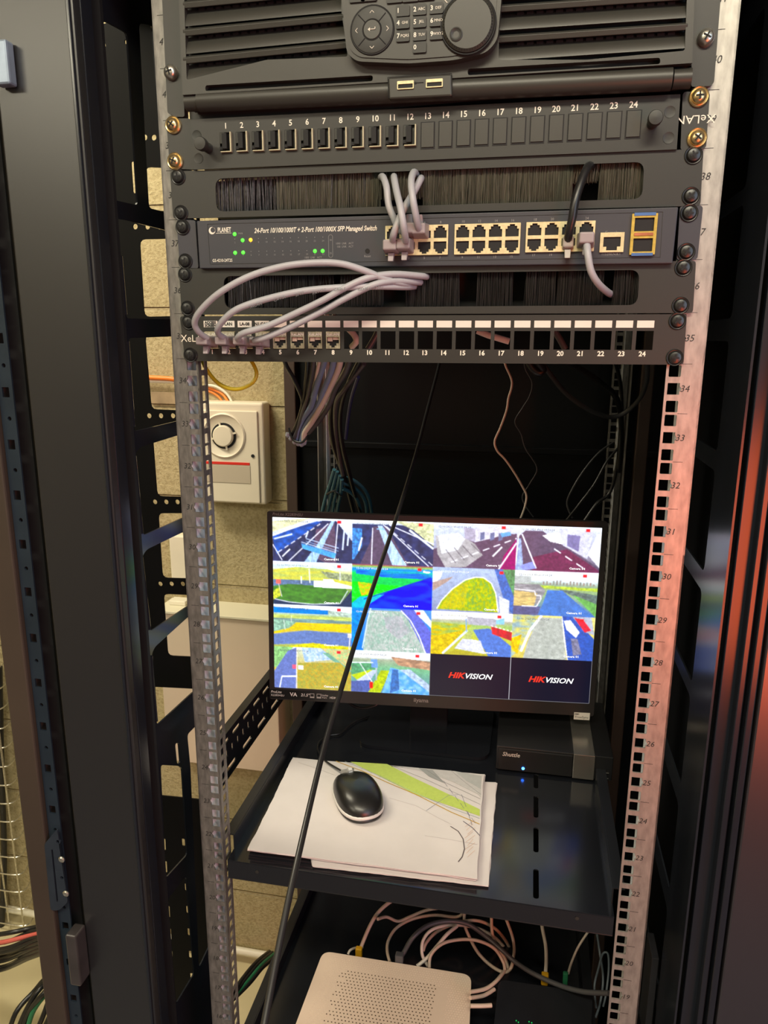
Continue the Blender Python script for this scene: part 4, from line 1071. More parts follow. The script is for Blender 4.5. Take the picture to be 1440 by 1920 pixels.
t = Tile(1, 1).grad([(0, (120, 40, 60)), (.04, (120, 170, 60)), (.1, (30, 110, 220)), (.2, (10, 190, 60)), (.4, (5, 170, 60)), (1, (0, 200, 20))])
t.poly([(.05, .13), (1, .18), (1, .3), (.4, .28), (.05, .22)], (0, 70, 200), .4, 20, 2, c2=(0, 120, 160)).poly([(.05, .4), (.4, .45), (.7, .45), (.35, .75), (.0, .8), (0, .4)], (0, 215, 30), .2, c2=(60, 220, 60)).poly([(.07, .4), (.28, .44), (.26, .68), (.12, .72)], (210, 150, 20), .3, c2=(120, 190, 20)).poly([(1, .25), (1, 1), (.1, 1), (.2, .8), (.6, .5)], (0, 60, 235), .2, 20, 6, c2=(0, 30, 190)).poly([(0, .9), (.1, .75), (.4, .68), (.15, 1), (0, 1)], (0, 160, 180)).line((.15, .8), (.98, .25), 2, (0, 25, 150)).poly([(.88, .1), (.98, .12), (.95, .16), (.88, .14)], (230, 240, 220)); t.done()
t = Tile(2, 1).grad([(0, (150, 170, 200)), (.3, (140, 155, 180)), (1, (110, 120, 150))])
t.poly([(0, .1), (.12, .1), (.1, .25), (0, .4)], (235, 232, 225)).poly([(0, .55), (.2, .3), (.25, .2), (.0, .35)], (150, 125, 110), .1).poly([(.8, .0), (1, .0), (1, .8), (.9, .5)], (60, 110, 60), .3).poly([(.75, .0), (.85, .0), (1, .6), (1, 1), (.92, .9)], (50, 80, 150), .2)
mound = [(.06, .95), (.12, .75), (.25, .48), (.4, .27), (.52, .2), (.62, .2), (.72, .32), (.78, .55), (.82, .98)]
t.poly(mound, (165, 165, 30), 0, 2.2, 3.5, c2=(95, 140, 45)).poly([(.2, .6), (.35, .35), (.45, .3), (.4, .9), (.1, .95)], (195, 165, 50), 0, 3, 3, a=.45).pline(mound, 1.8, (248, 246, 225)).poly([(.82, .6), (.95, .7), (.95, 1), (.84, 1)], (200, 205, 205)); t.done()
t = Tile(3, 1).grad([(0, (240, 243, 248)), (.2, (215, 228, 235)), (.3, (120, 140, 110)), (.5, (120, 150, 90)), (1, (55, 85, 150))])
t.poly([(0, .12), (.2, .12), (.2, .28), (0, .3)], (160, 168, 160)).poly([(.3, .32), (1, .35), (1, .42), (.3, .38)], (150, 175, 60), .2).poly([(.5, .38), (1, .5), (1, .7), (.8, .6)], (70, 85, 75), .3).poly([(.7, .5), (1, .7), (1, 1)], (80, 140, 60), .2)
t.poly([(.4, .42), (.58, .42), (.98, 1), (.3, 1), (.36, .7)], (58, 92, 160), .1, 8, 8).poly([(0, .3), (.3, .3), (.38, .45), (.3, .75), (0, .8)], (120, 118, 118), .25, 12, 2).poly([(0, .45), (.28, .5), (.25, .8), (0, .82)], (175, 150, 90), .25, 10, 2).poly([(0, .8), (.33, .8), (.3, 1), (0, 1)], (60, 62, 95), .2).pline([(.0, .42), (.25, .46), (.26, .55), (.32, .55), (.33, .62), (.28, .8), (.1, .8)], 2, (235, 232, 225))
for x in np.linspace(.35, .95, 16): t.line((x, .2 + .06 * rs.rand()), (x, .3), 3, (95 + 40 * rs.rand(), 105, 90))
t.done()
t = Tile(0, 2).grad([(0, (235, 242, 250)), (.1, (225, 235, 240)), (.25, (130, 160, 100)), (.5, (170, 170, 60)), (.7, (100, 110, 130)), (1, (150, 160, 60))])
t.poly([(0, .06), (.7, .1), (.7, .2), (0, .2)], (40, 100, 185), .12).poly([(.7, .1), (1, .15), (1, .25), (.7, .2)], (150, 170, 150), .3).poly([(0, .24), (1, .24), (1, .34), (0, .32)], (165, 180, 85), .15, 20, 2).poly([(0, .32), (1, .33), (1, .4), (0, .42)], (90, 120, 110), .2, 20, 2).poly([(0, .42), (1, .4), (1, .6), (.4, .58), (0, .7)], (205, 178, 35), .2, 20, 3, c2=(190, 165, 60)).poly([(0, .35), (.3, .4), (.2, .55), (0, .65)], (110, 150, 120), .3).poly([(0, .72), (.4, .6), (1, .62), (1, .92), (.4, .9), (0, .96)], (75, 95, 145), .08).poly([(.2, .98), (.5, .88), (1, .95), (1, 1), (.2, 1)], (195, 185, 40), .2).line((.98, .7), (.97, 1), 2, (220, 220, 215)).poly([(.95, .62), (1, .62), (1, .72), (.95, .72)], (210, 205, 190)).line((.13, .35), (.15, .6), 1, (220, 225, 210)).line((.23, .25), (.23, .42), 1, (230, 232, 220)); t.done()
t = Tile(1, 2).grad([(0, (70, 120, 200)), (1, (35, 90, 180))])
t.poly([(.0, .0), (.2, .0), (.12, .7), (0, 1)], (40, 110, 200), .25).poly([(.75, .0), (.9, .0), (1, .25), (1, .4)], (235, 238, 245)).poly([(.6, .0), (.78, .0), (1, .5), (1, 1), (.95, 1)], (75, 80, 170), .15)
t.poly([(.22, .05), (.62, .05), (.72, .25), (.94, 1), (.15, 1), (.18, .5)], (118, 150, 128), 0, 2.2, 4, c2=(165, 172, 160)).poly([(.4, .2), (.6, .15), (.75, .5), (.6, .7), (.45, .5)], (150, 140, 150), 0, 3, 3, a=.5).pline([(.62, .03), (.74, .25), (.85, .6), (.94, 1)], 2, W_).pline([(.24, .0), (.2, .3), (.14, .95)], 2, (200, 220, 235)); t.done()
t = Tile(2, 2).grad([(0, (250, 252, 253)), (.14, (235, 238, 238)), (.2, (150, 150, 120)), (.3, (130, 165, 80)), (.6, (165, 170, 60)), (1, (150, 145, 50))])
t.poly([(0, .25), (.5, .3), (.4, .5), (0, .9)], (120, 150, 60), .3, 12, 3, c2=(190, 160, 40)).poly([(0, .6), (.4, .42), (.15, 1), (0, 1)], (190, 160, 35), .2).poly([(.44, .1), (.8, .13), (.8, .3), (.46, .28)], (150, 150, 155), .1).poly([(.8, .15), (.9, .1), (.9, .25), (.8, .25)], (120, 180, 230))
t.poly([(.52, .4), (.72, .35), (1, .75), (1, 1), (.72, 1), (.62, .7)], (62, 92, 165), .1).poly([(.4, .6), (.62, .65), (.68, .95), (.3, .85)], (195, 198, 205), .08).poly([(.42, .5), (.52, .42), (.5, .62), (.4, .62)], (150, 160, 80)).line((.15, .98), (.45, .42), 4, (200, 212, 232)).line((.43, .15), (.44, .45), 2, (90, 130, 190)).poly([(.74, .3), (1, .42), (1, .62), (.76, .48)], (175, 42, 42), .3, 4, 9).line((.74, .29), (1, .40), 2, (235, 235, 230), 8).poly([(.3, .88), (.7, .98), (.68, 1), (.2, 1)], (150, 140, 45)); t.done()
t = Tile(3, 2).grad([(0, (215, 200, 110)), (1, (175, 160, 70))])
t.poly([(0, 0), (.35, 0), (.15, .7), (0, 1)], (190, 180, 80), 0, 10, 4, c2=(120, 150, 150)).poly([(.0, .55), (.12, .45), (.08, .9), (0, .8)], (215, 170, 20), .2).poly([(.32, .05), (.6, .05), (.68, 1), (.15, 1), (.2, .6)], (140, 145, 130), .1, 5, 5, c2=(160, 165, 150)).pline([(.35, .0), (.22, .35), (.12, .85)], 5, (235, 235, 238)).pline([(.6, 0), (.64, .5), (.7, 1)], 2, W_).poly([(.6, 0), (.72, 0), (1, .5), (1, 1), (.7, 1)], (40, 62, 140), .15).poly([(.72, 0), (.95, 0), (1, .4), (.9, .35)], (150, 155, 165), .1).poly([(.74, .02), (.85, .05), (.96, .3), (.88, .35)], (205, 50, 55), .3, 3, 5).poly([(.62, .1), (.70, .08), (.82, .35), (.78, .48), (.66, .3)], (238, 238, 240), .06).poly([(.72, .5), (.8, .5), (.86, .85), (.76, .9)], (90, 90, 110), .3); t.done()
t = Tile(0, 3).grad([(0, (215, 225, 230)), (.06, (180, 190, 160)), (.5, (170, 150, 60)), (1, (150, 140, 50))])
t.poly([(.36, 0), (.6, 0), (.8, .25), (.4, .35)], (130, 165, 215), .2, c2=(190, 205, 220)).poly([(.6, 0), (1, 0), (1, .4), (.8, .25)], (205, 160, 100), .15, c2=(140, 180, 110)).poly([(.7, .1), (1, .5), (1, .6), (.62, .1)], (90, 140, 110)).poly([(0, 0), (.25, 0), (.05, .5), (0, .5)], (110, 165, 90), .25).poly([(.18, .1), (.3, .0), (.3, 1), (.0, 1), (0, .6)], (78, 92, 150), .1).poly([(.31, .38), (.85, .32), (1, .55), (1, 1), (.3, 1)], (168, 135, 50), 0, 2.2, 2.2, c2=(128, 132, 50)).line((.3, 0), (.29, 1), 2, (235, 225, 190)).line((.1, .72), (.3, .7), 3, W_).line((.1, .72), (.07, 1), 2, W_).poly([(.24, .42), (.29, .42), (.29, .52), (.24, .52)], (215, 80, 100)).poly([(.31, .43), (.38, .43), (.38, .53), (.31, .53)], (235, 232, 228)); t.done()
t = Tile(1, 3).grad([(0, (235, 240, 242)), (.14, (225, 230, 230)), (.2, (130, 140, 110)), (.4, (90, 150, 100)), (1, (60, 100, 130))])
t.poly([(.5, .12), (1, .2), (1, .4), (.6, .32)], (150, 110, 80), .3, 6, 3).poly([(.0, .3), (.3, .3), (.3, .45), (0, .6)], (60, 125, 75), .25).poly([(.0, .6), (.25, .45), (.3, .48), (.08, .72)], (160, 180, 50)).poly([(.05, .75), (.28, .45), (.33, .46), (.25, .7)], (170, 182, 205)).poly([(0, .75), (.25, .7), (.25, 1), (0, 1)], (55, 68, 125), .15).poly([(.38, .45), (.5, .45), (.38, 1), (.22, 1)], (150, 170, 35), .2).poly([(.5, .38), (.62, .42), (1, .9), (1, 1), (.4, 1)], (70, 130, 205), .15, 5, 5, c2=(120, 175, 225)).poly([(.62, .42), (.75, .4), (1, .75), (1, .92)], (155, 175, 195), .2).poly([(.52, .42), (.6, .42), (.62, .9), (.5, 1)], (45, 80, 140), .2).poly([(.25, .2), (.33, .2), (.34, .4), (.26, .4)], (90, 130, 195)).line((0, .3), (.28, .28), 2, (225, 230, 232)).line((.1, .28), (.27, .75), 1.5, (235, 235, 235)).poly([(.24, .75), (.28, .75), (.28, .9), (.24, .9)], (225, 50, 30)).poly([(.31, .4), (.33, .4), (.33, .7), (.31, .7)], (150, 160, 170)); t.done()
for c in (2, 3): img[3 * TH:, c * TW:(c + 1) * TW] = np.array([8, 9, 22]) / 255.
img[3 * TH:, 3 * TW] = .75; img[3 * TH:, 2 * TW] = .3; img[NH - 1:, 2 * TW:] = .55; img[3 * TH:, NW - 1] = .6
grain = vnoise(NH, NW, 1.6, 1.6, 91) * .5 + vnoise(NH, NW, 5, 4, 92) * .5
bl = (img + np.roll(img, 1, 0) + np.roll(img, -1, 0) + np.roll(img, 1, 1) + np.roll(img, -1, 1)) / 5
dk = img[3 * TH:, 2 * TW:].copy(); img = bl * (1 + .34 * (grain[..., None] - .5)); img = img * .95 + .05; img[3 * TH:, 2 * TW:] = dk
img = np.clip(img, 0, 1); lin = np.where(img <= .04045, img / 12.92, ((img + .055) / 1.055) ** 2.4)
# saturated look of the panel
lum = lin.mean(axis=2, keepdims=True); lin = np.clip(lum + (lin - lum) * 1.18, 0, 1)
keep = lin[3 * TH:, 2 * TW:].copy(); lin = lin ** .82 * 1.18; lin[3 * TH:, 2 * TW:] = keep
lin[:, :, 2] = np.clip(lin[:, :, 2] * 1.10 + .006, 0, 1)
us = np.linspace(-SWd, SWd, NW); vs_ = np.linspace(SHt, -SHt, NH)
gu, gv = np.meshgrid(us, vs_)
co = np.array(MC)[None] + gu.reshape(-1, 1) * np.array(mrx2) + gv.reshape(-1, 1) * np.array(mup2)
ii = np.arange(NW * NH).reshape(NH, NW)
fc = np.stack([ii[:-1, :-1], ii[1:, :-1], ii[1:, 1:], ii[:-1, 1:]], -1).reshape(-1, 4)
me = bpy.data.meshes.new('screen'); me.vertices.add(NW * NH); me.vertices.foreach_set('co', co.ravel())
me.loops.add(fc.size); me.loops.foreach_set('vertex_index', fc.ravel().astype(np.int32))
me.polygons.add(len(fc)); me.polygons.foreach_set('loop_start', np.arange(0, fc.size, 4, dtype=np.int32)); me.polygons.foreach_set('loop_total', np.full(len(fc), 4, dtype=np.int32))
me.update(calc_edges=True)
ca = me.color_attributes.new('picture', 'FLOAT_COLOR', 'POINT')
ca.data.foreach_set('color', np.concatenate([lin.reshape(-1, 3), np.ones((NW * NH, 1))], 1).ravel())
sm = bpy.data.materials.new('lit screen'); sm.use_nodes = True; nt = sm.node_tree; b = nt.nodes['Principled BSDF']
at_ = nt.nodes.new('ShaderNodeVertexColor'); at_.layer_name = 'picture'
b.inputs['Base Color'].default_value = (.01, .01, .01, 1); b.inputs['Roughness'].default_value = .35
nt.links.new(at_.outputs[0], b.inputs['Emission Color']); b.inputs['Emission Strength'].default_value = 1.0
me.materials.append(sm); scr = bpy.data.objects.new('screen', me); COL.objects.link(scr); scr.parent = mon
EMW = mat('screen white', (.02, .02, .02), .4, emit=((1, 1, 1), .95)); EMD = mat('screen grey', (.02, .02, .02), .4, emit=((.10, .12, .18), .8)); EMR = mat('screen red', (.02, .0, .0), .4, emit=((.85, .04, .02), .9))
for r in range(4):
    for c in range(4):
        u0 = -SWd + c * SWd / 2; v0 = SHt - r * SHt / 2
        if r == 3 and c > 1:
            MB().text('HIK', .0125, M(u0 + .0275, v0 - .033, -.0004), mrx2, mup2, shear=.3, bold=.035, align='LEFT', wid=1.15).build('logo_text', EMR, scr)
            MB().text('VISION', .0115, M(u0 + .0515, v0 - .0333, -.0004), mrx2, mup2, shear=.3, bold=.02, align='LEFT', wid=1.12).build('logo_text', EMW, scr)
            continue
        MB().text('12-06-2023 Wed 09:56:24', .0042, M(u0 + .006, v0 - .006, -.0004), mrx2, mup2, align='LEFT', wid=1.05, res=1).build('date_text', EMW if (c, r) in ((2, 1), (1, 1), (1, 2)) else EMD, scr)
        nm = {(2, 0): '03', (3, 0): '04'}.get((c, r), '01')
        MB().text('Camera ' + nm, .0044, M(u0 + .088, v0 - .0615, -.0004), mrx2, mup2, wid=1.15, bold=.03, res=1).build('camera_text', EMW, scr)

# ------------------------------------------------------------------ shelves
SZ = -.588


def shelf(label, z, xl, xr, y0, y1, slots=True):
    t = thing('rack_shelf', label, 'shelf')
    hs = []
    if slots:
        for a, b in ((1452, 1478), (1493, 1533), (1552, 1598), (1630, 1685)):
            p = at(2, z, 1008, a); q = at(2, z, 1005, b); hs.append(rrect(q.x - .0032, q.x + .0032, q.y, p.y, .003))
    MB().sheet([(xl, y0), (xr, y0), (xr, y1), (xl, y1)], hs, .0016, XY(z - .0008)).build('tray', SHELF, t)
    MB().box(xl, xr, y0, y0 + .0015, z - .024, z - .001).box(xl, xr, y0, y0 + .012, z - .0255, z - .024).build('front_lip', BLK, t, bevel=.0005)
    for x, s_ in ((xl, 1), (xr, -1)):
        MB().box(min(x, x + s_ * .0015), max(x, x + s_ * .0015), y0 + .02, y1, z - .03, z + .020).box(min(x, x - s_ * .012), max(x, x - s_ * .012), y0 + .02, y1, z + .019, z + .0205).build('side_flange', BLK, t)
    return t


sh1 = shelf('glossy black shelf carrying the monitor and the papers', SZ, -.2215, .2245, 0.0, .60)
tx = MB()
for a in ((482, 1635), (1082, 1722)):
    p = F(*a, -.0005); tx.lathe(p, (0, -1, 0), [(.0022, -.0003), (.0022, .0004), (.0014, .0004)], 14)
tx.build('lip_rivet', PANEL, sh1)
LZ = -.910
sh2 = shelf('black lower shelf carrying the router', LZ, -.2215, .2245, 0.0, .62, slots=False)

# ------------------------------------------------------------------ mini pc
pc = thing('mini_computer', 'small black mini computer with steel band and blue light, right of the papers', 'computer')
a = at(2, SZ, 929, 1446); b_ = at(2, SZ, 1147, 1470)
ex = (b_ - a); ex.z = 0; W0 = ex.length; ex.normalize(); ey = Vector((-ex.y, ex.x, 0)); H0 = .040; D0 = .165


def Q(u, v, w): return a + ex * u + ey * v + Vector((0, 0, w))


def qbox(mb, u0, u1, v0, v1, w0, w1): return mb.hexa([Q(u0, v0, w0), Q(u1, v0, w0), Q(u1, v1, w0), Q(u0, v1, w0)], [Q(u0, v0, w1), Q(u1, v0, w1), Q(u1, v1, w1), Q(u0, v1, w1)])


PCB = mat('computer black', (0.009, 0.009, 0.010), 0.35, bump=(1500, .1, .0002))
f1 = W0 * .665; f2 = W0 * .845
qbox(MB(), 0, W0, .002, D0, .003, H0).build('case', PCB, pc, bevel=.0012)
qbox(MB(), .003, f1 - .001, 0, .003, .004, H0 - .003).build('front_cover', PCB, pc, bevel=.0006)
mb = MB(); qbox(mb, f1, f2, -.001, .003, .003, H0 + .0006); qbox(mb, f1, f2, -.001, D0, H0 - .001, H0 + .0008); mb.build('steel_band', MIRR, pc, bevel=.0006)
tx = MB(); tx.text('Shuttle', .0088, Q(.021, -.0003, H0 - .011), ex, (0, 0, 1), shear=.2, bold=.02); tx.build('brand_lettering', mat('letter mid grey', (.4, .38, .36), .4, noise=(40, .1)), pc)
q = Q(W0 * .24, -.0006, .0095)
MB().lathe(q, -ey, [(.0021, 0), (.0019, .0006), (.0006, .001)], 16).build('power_light', LEDB, pc, smooth=True)
mb = MB(); qbox(mb, f2 + .006, f2 + .020, .0008, .0021, .0135, .0185); qbox(mb, f2 + .006, f2 + .020, .0008, .0021, .005, .010)
mb.build('usb_port', DARK, pc)
mb = MB(); qbox(mb, f2 + .006, f2 + .020, .0003, .0012, .0155, .0165); qbox(mb, f2 + .006, f2 + .020, .0003, .0012, .007, .008); mb.build('usb_tongue', SILV, pc)

# ------------------------------------------------------------------ papers
def sheetstack(name, pts, z0, n, th, label, jit=.0012, m=PAPER):
    mb = MB(); zz = z0
    for k in range(n):
        P = [at(2, z0 + (k + 1) * th, x, y) for x, y in pts]
        P = [Vector((p.x + random.uniform(-jit, jit) * (k < n - 1), p.y + random.uniform(-jit, jit) * (k < n - 1), 0)) for p in P]
        N = 14; g = []
        for j in range(N + 1):
            for i in range(N + 1):
                u, v = i / N, j / N
                p = (P[0] * (1 - u) + P[1] * u) * (1 - v) + (P[3] * (1 - u) + P[2] * u) * v
                wv = .0005 * math.sin(9 * u + k) * math.sin(7 * v + 2 * k) * (1 if k < n - 1 else .3)
                g.append((p.x + .0006 * math.sin(25 * v + k) * (i in (0, N)), p.y + .0007 * math.sin(20 * u + 2 * k) * (j in (0, N)), z0 + k * th + wv * (k / n)))
        M_ = N + 1; top = [(x, y, z + th * .82) for x, y, z in g]; fs = []
        for j in range(N):
            for i in range(N):
                a_ = j * M_ + i; fs.append((a_, a_ + M_, a_ + M_ + 1, a_ + 1)); fs.append(tuple(q + M_ * M_ for q in (a_, a_ + 1, a_ + M_ + 1, a_ + M_)))
        per = [i for i in range(N)] + [j * M_ + N for j in range(N)] + [N * M_ + i for i in range(N, 0, -1)] + [j * M_ for j in range(N, 0, -1)]
        for i in range(len(per)):
            q, r_ = per[i], per[(i + 1) % len(per)]; fs.append((q, r_, r_ + M_ * M_, q + M_ * M_))
        mb.add(g + top, fs)
    return mb


PT = SZ + .0105
low = sheetstack('', [(560, 1440), (931, 1468), (915, 1661), (586, 1624)], SZ + .0002, 4, .0008, '')
tag(low.build('paper_sheets', PAPER), 'plain pale sheets sticking out right beneath the folded plan', 'paper')
top = sheetstack('', [(550, 1422), (907, 1453), (894, 1647), (466, 1592)], SZ + .0002, 9, .00115, '', jit=.0022)
pl = thing('folded_plan', 'folded road plan with a green stripe under the mouse', 'plan')
top.build('paper', PAPER, pl)
zP = SZ + .0002 + 9 * .00115 + .0002


def pp(pts, k=0): return [Vector(at(2, zP + .00006 * k, 380 + x / 2.4, 1300 + y / 2.4)) for x, y in pts]


def band(pts, col, k, nm, w=None, rough=.75):
    mb = MB()
    if w is None:
        P = pp(pts, k); mb.prism([p for p in P], (0, 0, .00005))
    else:
        P = pp(pts, k)
        for i in range(len(P) - 1):
            d = (P[i + 1] - P[i]).normalized(); n = Vector((-d.y, d.x, 0)) * w / 2
            mb.prism([P[i] - n, P[i + 1] - n, P[i + 1] + n, P[i] + n], (0, 0, .00005))
    return mb.build(nm, mat(nm + str(col), rgb(*col), rough, noise=(200, .05)), pl)


band([(820, 322), (1135, 350), (1255, 372), (1252, 470), (1240, 455), (1130, 400), (1010, 355), (900, 332)], (188, 184, 182), 0, 'printed_road')
band([(970, 335), (1035, 345), (1090, 405), (1020, 375)], (150, 150, 148), 1, 'printed_verge')
band([(1135, 350), (1255, 372), (1252, 430), (1190, 395)], (172, 172, 170), 1, 'printed_verge')
band([(665, 308), (830, 318), (960, 385), (1120, 460), (1247, 522), (1247, 552), (1140, 515), (960, 455), (800, 375)], (178, 196, 92), 1, 'printed_green_stripe')
band([(600, 305), (720, 350), (830, 400), (960, 455), (1120, 535), (1246, 588)], (190, 150, 40), 2, 'printed_line', .0012)
band([(640, 306), (800, 372), (940, 440), (1100, 510), (1246, 562)], (150, 165, 170), 2, 'printed_line', .0006)
band([(850, 325), (1000, 385), (1120, 440), (1250, 500)], (140, 140, 140), 3, 'printed_line', .0004)
band([(1000, 340), (1090, 400), (1250, 475)], (120, 120, 120), 3, 'printed_line', .0004)
band([(1115, 345), (1180, 400), (1252, 455)], (120, 120, 120), 3, 'printed_line', .0004)
band([(1005, 528), (1105, 460), (1150, 455)], (120, 130, 150), 3, 'printed_line', .0005)
for k in range(6):
    a0, b0 = 1100 + k * 20, 395 + k * 0
    q0 = (1085 + k * 25, 395 + k * 33); band([q0, (q0[0] + 16, q0[1] + 24)], (95, 95, 120), 3, 'printed_line', .0005)
band([(1165, 455), (1185, 510)], (95, 95, 120), 3, 'printed_line', .0005); band([(1192, 530), (1212, 592)], (95, 95, 120), 3, 'printed_line', .0005)
band([(1115, 598), (1150, 620), (1172, 655), (1178, 700), (1168, 735), (1150, 758)], (80, 68, 72), 3, 'printed_line', .0011)
band([(1172, 575), (1215, 605), (1247, 640)], (80, 75, 95), 3, 'printed_line', .0009)
for k in range(9): band([(1180 + (k % 3) * 6, 600 + k * 17), (1225 - (k % 2) * 8, 570 + k * 17)], (205, 165, 140), 3, 'printed_line', .0004)
band([(840, 470), (960, 505), (1060, 560), (1120, 590)], (190, 180, 178), 3, 'printed_line', .0003)
band([(1000, 640), (1100, 655), (1235, 680)], (175, 165, 168), 3, 'printed_line', .0003)
band([(430, 310), (520, 340), (600, 370)], (185, 178, 176), 3, 'printed_line', .0003)
for k in range(26):  # small hatch ticks along the stripe
    t_ = k / 26; x = 700 + 530 * t_; y = 322 + 215 * t_ ** .95; band([(x, y), (x - 5, y + 12)], (150, 175, 70), 3, 'printed_line', .0003) if k % 2 else None

# ------------------------------------------------------------------ mouse
ms = thing('computer_mouse', 'black computer mouse with silver rim resting on the folded plan', 'mouse')
mzb = zP + .0006
fr_ = at(2, mzb + .010, 652, 1452); bk = at(2, mzb + .008, 688, 1529)
dv = (fr_ - bk); dv.z = 0; ML = .103; dv.normalize(); sv = Vector((dv.y, -dv.x, 0)); mid = (fr_ + bk) / 2; mid.z = mzb


def mloft(w0, z0, z1, hfun, nm, m, rimw=1.0, n=26, k=24):
    vs, fs = [], []
    rings = []
    for j in range(9):  # from rim up to the crown
        s = j / 8; cs = math.cos(s * math.pi / 2); sn = math.sin(s * math.pi / 2)
        for i in range(36):
            t = 2 * math.pi * i / 36; ct, st_ = math.cos(t), math.sin(t)
            L = ML / 2 * (abs(ct) ** .85) * (1 if ct > 0 else -1) * rimw; wd = w0 * (abs(st_) ** .85) * (1 if st_ > 0 else -1) * rimw * (1 - .10 * ct)
            r = cs ** .62 if j < 8 else .001
            u = L * r; v = wd * r
            hh = hfun(u / (ML / 2))
            vs.append(mid + dv * u + sv * v + Vector((0, 0, z0 + (hh - z0) * sn ** .85)))
    for j in range(8):
        for i in range(36): i2 = (i + 1) % 36; fs.append((j * 36 + i, j * 36 + i2, (j + 1) * 36 + i2, (j + 1) * 36 + i))
    fs.append(tuple(range(36))[::-1])
    return MB().add(vs, fs).build(nm, m, ms, smooth=True, autos=70)


mloft(.0300, .008, 0, lambda u: .031 - .011 * u * u - .005 * u, 'shell', MSEB)


def ring(w0, z0, z1, nm, m, sc, zf=lambda c: 0):
    mb = MB(); vs = []; N = 48
    for (z, s_) in ((z0, sc * .97), (z0 + .002, sc), (z1 - .001, sc * 1.0), (z1, sc * .97)):
        for i in range(N):
            t = 2 * math.pi * i / N; ct, st_ = math.cos(t), math.sin(t)
            u = ML / 2 * abs(ct) ** .85 * (1 if ct > 0 else -1) * s_; v = w0 * abs(st_) ** .85 * (1 if st_ > 0 else -1) * s_ * (1 - .10 * ct)
            vs.append(mid + dv * u + sv * v + Vector((0, 0, z + zf(ct))))
    fs = [(j * N + i, j * N + (i + 1) % N, (j + 1) * N + (i + 1) % N, (j + 1) * N + i) for j in range(3) for i in range(N)] + [tuple(range(N))[::-1], tuple(range(3 * N, 4 * N))]
    return mb.add(vs, fs).build(nm, m, ms, smooth=True, autos=60)


ring(.0302, .0045, .0100, 'silver_rim', MSES, 1.02)
ring(.0295, 0.0, .0048, 'base', MSEB, 1.0)
c = mid + dv * (ML / 2 * .70)
q = [c + dv * .012 + sv * .010, c + dv * .012 - sv * .010, c - dv * .006 - sv * .004, c - dv * .006 + sv * .004]
MB().hexa([Vector((p.x, p.y, mzb + .012)) for p in q], [Vector((q[0].x, q[0].y, mzb + .0175)), Vector((q[1].x, q[1].y, mzb + .0175)), Vector((q[2].x, q[2].y, mzb + .0262)), Vector((q[3].x, q[3].y, mzb + .0262))]).build('button_cap', mat('mouse grey', (.33, .32, .31), .3, noise=(40, .1)), ms, bevel=.001)
MB().cyl(c + Vector((0, 0, .0205)) - sv * .0025 - dv * .001, c + Vector((0, 0, .0205)) + sv * .0025 - dv * .001, .0062, n=24).build('scroll_wheel', MSES, ms, smooth=True)
f0 = mid + dv * (ML / 2 - .001) + Vector((0, 0, .008))
def Zp(x, y, z): return at(2, z, 380 + x / 2.4, 1300 + y / 2.4)
MB().tube([f0, Zp(600, 335, zP + .006), Zp(560, 310, zP + .003), Zp(535, 285, SZ + .008), Zp(518, 250, SZ + .004), Zp(528, 215, SZ + .003), Zp(570, 190, SZ + .003), Zp(620, 180, SZ + .003), Zp(660, 145, SZ + .003), Zp(700, 120, SZ + .003), Zp(760, 100, SZ + .003)], .0014, 10).build('mouse_cable', CBLK, ms, smooth=True)
cable('black_cable', [(648, 1310, .33), (660, 1322, .325), (680, 1328, .322), (705, 1322, .325), (715, 1308, .335)], .0022, CBLK, 'short loop of black cable peeking under the monitor edge')

# ------------------------------------------------------------------ router
rt = thing('router', 'cream white router with perforated top on the lower shelf', 'router')
ZT = LZ + .042
rp = [at(2, ZT, x, y) for x, y in ((606, 1783), (884, 1828), (878, 1985), (530, 1985))]
out = rpoly([(p.x, p.y) for p in rp], .014, 6)
MB().sheet(out, [], .036, XY(ZT - .018)).build('body', ROUT, rt, bevel=.003, bseg=3)
mb = MB()
ux = (rp[1] - rp[0]).normalized(); uy = (rp[3] - rp[0]).normalized()
for j in range(20):
    for i in range(28):
        p = at(2, ZT + .0002, 640, 1819) + ux * (i * .0050 + (j % 2) * .0025) + uy * (j * .0052)
        if i < 2 and j % 3 == 0: continue
        mb.cyl(p, p + Vector((0, 0, .0001)), .0010, n=6)
mb.build('vent_holes', mat('hole brown', (.08, .05, .03), .7, noise=(50, .1)), rt)
mb = MB()
for j in range(34):
    for i in range(58):
        p = rp[0] + ux * (.012 + i * .0036 + (j % 2) * .0018) + uy * (.006 + j * .0036)
        inside = (i > 8 and i < 50 and j > 6)
        if inside: continue
        mb.add([p + ux * -.0009 + Vector((0, 0, .0)), p + uy * -.0006, p + ux * .0009 + Vector((0, 0, 0)), p + uy * .0006, p + Vector((0, 0, .0005))], [(0, 1, 4), (1, 2, 4), (2, 3, 4), (3, 0, 4)])
mb.build('embossed_pattern', ROUT, rt)
# dark box with green lights
bx = thing('power_adapter_box', 'black rounded box with faint green lights at the bottom right of the lower shelf', 'box')
q = [at(2, LZ + .045, x, y) for x, y in ((935, 1836), (1112, 1862), (1104, 2000), (918, 2000))]
MB().sheet(rpoly([(p.x, p.y) for p in q], .012, 5), [], .044, XY(LZ + .0228)).build('case', mat('box black', (.012, .013, .016), .3, noise=(30, .1)), bx, bevel=.003)
for a in ((968, 1914), (972, 1917), (992, 1916), (997, 1918)):
    p = at(2, LZ + .0455, *a); MB().cyl(p, p + Vector((0, 0, .0006)), .0008, n=8).build('status_light', mat('led dim green', (.0, .2, .05), .4, emit=((.02, .6, .12), .6)), bx)


